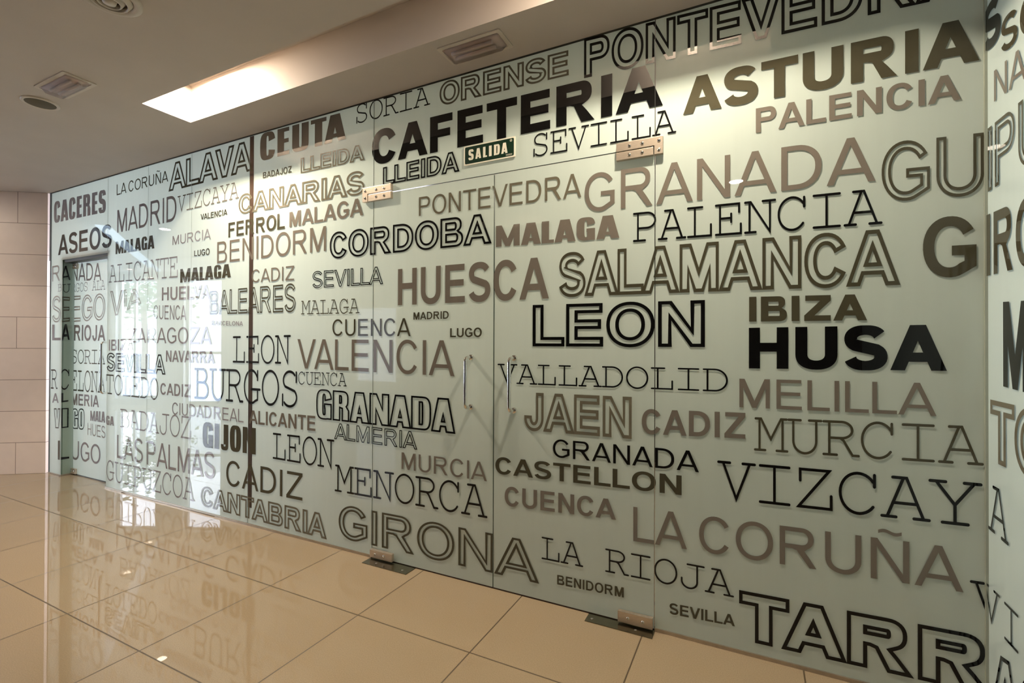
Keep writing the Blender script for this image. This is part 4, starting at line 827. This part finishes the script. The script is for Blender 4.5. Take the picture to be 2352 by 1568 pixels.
def emergency(loc, lab):
    o = empty('emergency_light', loc, lab, 'emergency light', 'emergency lights on the ceiling')
    f = MB()
    w_, d_ = .172, .076
    out = [(a, b) for a, b in rrect(w_, d_, .012)]; inn = [(a, b) for a, b in rrect(w_ - .018, d_ - .018, .008)]
    n = len(out)
    for i in range(n):
        j = (i + 1) % n
        f.quad((*out[i], -.0055), (*out[j], -.0055), (*inn[j], -.0065), (*inn[i], -.0065)); f.quad((*out[i], 0), (*out[j], 0), (*out[j], -.0055), (*out[i], -.0055)); f.quad((*inn[i], -.0065), (*inn[j], -.0065), (*inn[j], -.001), (*inn[i], -.001))
    f.build('frame', PLATE, o)
    MB().box((-w_ + .018, -d_ + .018, -.003), (w_ - .018, d_ - .018, -.0015)).build('reflector', TRAY, o)
    for y in (-.020, .020):
        MB().tube([(-.118, y, -.014), (.105, y, -.014)], .0085, 14).build('tube', TUBE, o, True)
    a = rrect(w_ - .022, d_ - .022, .010); b = rrect(w_ - .034, d_ - .036, .012); m_ = MB()
    for i in range(len(a)):
        j = (i + 1) % len(a); m_.quad((*a[i], -.004), (*a[j], -.004), (*b[j], -.030), (*b[i], -.030))
    m_.quad(*[(*q, -.030) for q in b]); m_.build('lens', LENS, o)
    return o
e1 = emergency((-3.418, -.875, H), 'unlit emergency light at far left of the ceiling, by the round speaker')
e2 = e1.copy(); link(e2); e2.location = (-1.203, -.166, H); e2['label'] = 'unlit emergency light on the ceiling strip above ORENSE'
for c in list(e1.children):
    d = c.copy(); link(d, e2)
sp_ = empty('ceiling_speaker', (-3.802, -.845, H), 'round ceiling speaker with dark olive grille below the far emergency light', 'speaker')
MB().lathe((0, 0, 0), [(.096, 0), (.096, -.004), (.090, -.008), (.080, -.008), (.077, -.005)], 48).build('rim', PLATE, sp_, True)
MB().lathe((0, 0, 0), [(.078, -.006), (.05, -.0085), (0.0001, -.0095)], 48).build('grille', principled('olive_mesh', (0.07, 0.052, 0.015), 0.6, 0, .3, 400), sp_, True)
df = empty('air_diffuser', (-2.388, -1.123, H), 'round ringed air diffuser at the top left edge of the ceiling', 'air diffuser')
df.scale = (.75, .75, .9); sp_.scale = (.91, .91, 1)
DFW = principled('diffuser_white', (0.55, 0.49, 0.42), 0.35)
MB().lathe((0, 0, 0), [(.150, 0), (.150, -.006), (.138, -.012), (.112, -.010), (.104, .0)], 56).build('outer_ring', DFW, df, True)
MB().lathe((0, 0, 0), [(.104, -.004), (.088, -.022), (.080, -.022), (.084, -.002)], 56).build('ring', DFW, df, True)
MB().lathe((0, 0, 0), [(.072, -.004), (.056, -.026), (.048, -.026), (.052, -.002)], 56).build('ring', DFW, df, True)
MB().lathe((0, 0, 0), [(.036, -.008), (.030, -.026), (.0001, -.028)], 40).build('centre_disc', DFW, df, True)
MB().lathe((0, 0, 0), [(.106, -.0005), (.0001, -.0005)], 40).build('dark_throat', principled('dark_throat', (0.07, 0.05, 0.03), 0.6), df)
GLOW = emitter('lamp_glow', (1, .84, .62), 30.0)
tl = {0: 'lamp in the light trough near its left end', 1: 'lamp in the light trough near its right end', 2: 'lamp in the second light trough', 3: 'lamp in the third light trough',
      4: 'round downlight mirrored in the D of GRANADA', 5: 'round downlight mirrored left of MURCIA'}
for i, (x, y, z, wt, r, c) in enumerate(LAMPS):
    top = H if z < H else H + TD
    o = empty('ceiling_lamp', (x, y, top), tl[i], 'lamp', 'ceiling lamps')
    h = top - z
    MB().lathe((0, 0, 0), [(r + .018, 0), (r + .018, -h - .002), (r, -h - .003), (r - .004, -h + .004)], 36).build('ring', WHITE, o, True)
    MB().lathe((0, 0, 0), [(r - .003, -h + .001), (.0001, -h + .001)], 36).build('lamp_disc', GLOW, o)
for x, y, z, lab in ((-9.0, -2.06, 2.42, 'cone pendant lamp nearer the glass, mirrored in ALICANTE'), (-10.1, -2.93, 2.46, 'cone pendant lamp nearer the street window, mirrored in ALICANTE')):
    o = empty('pendant_lamp', (x, y, H), lab, 'pendant lamp', 'cone pendants by the street window')
    MB().lathe((0, 0, 0), [(.03, z - H + .21), (.045, z - H + .20), (.11, z - H), (.105, z - H), (.04, z - H + .19)], 28).build('lamp_shade', principled('opal_shade', (0.9, 0.75, 0.6), 0.3), o, True)
    MB().tube([(0, 0, z - H + .20), (0, 0, 0)], .006, 8).build('cord', DARKM, o)
    MB().ball((0, 0, z - H + .05), .05, 14, 8).build('bulb', emitter('pendant_glow', (1, .8, .6), 25), o, True)
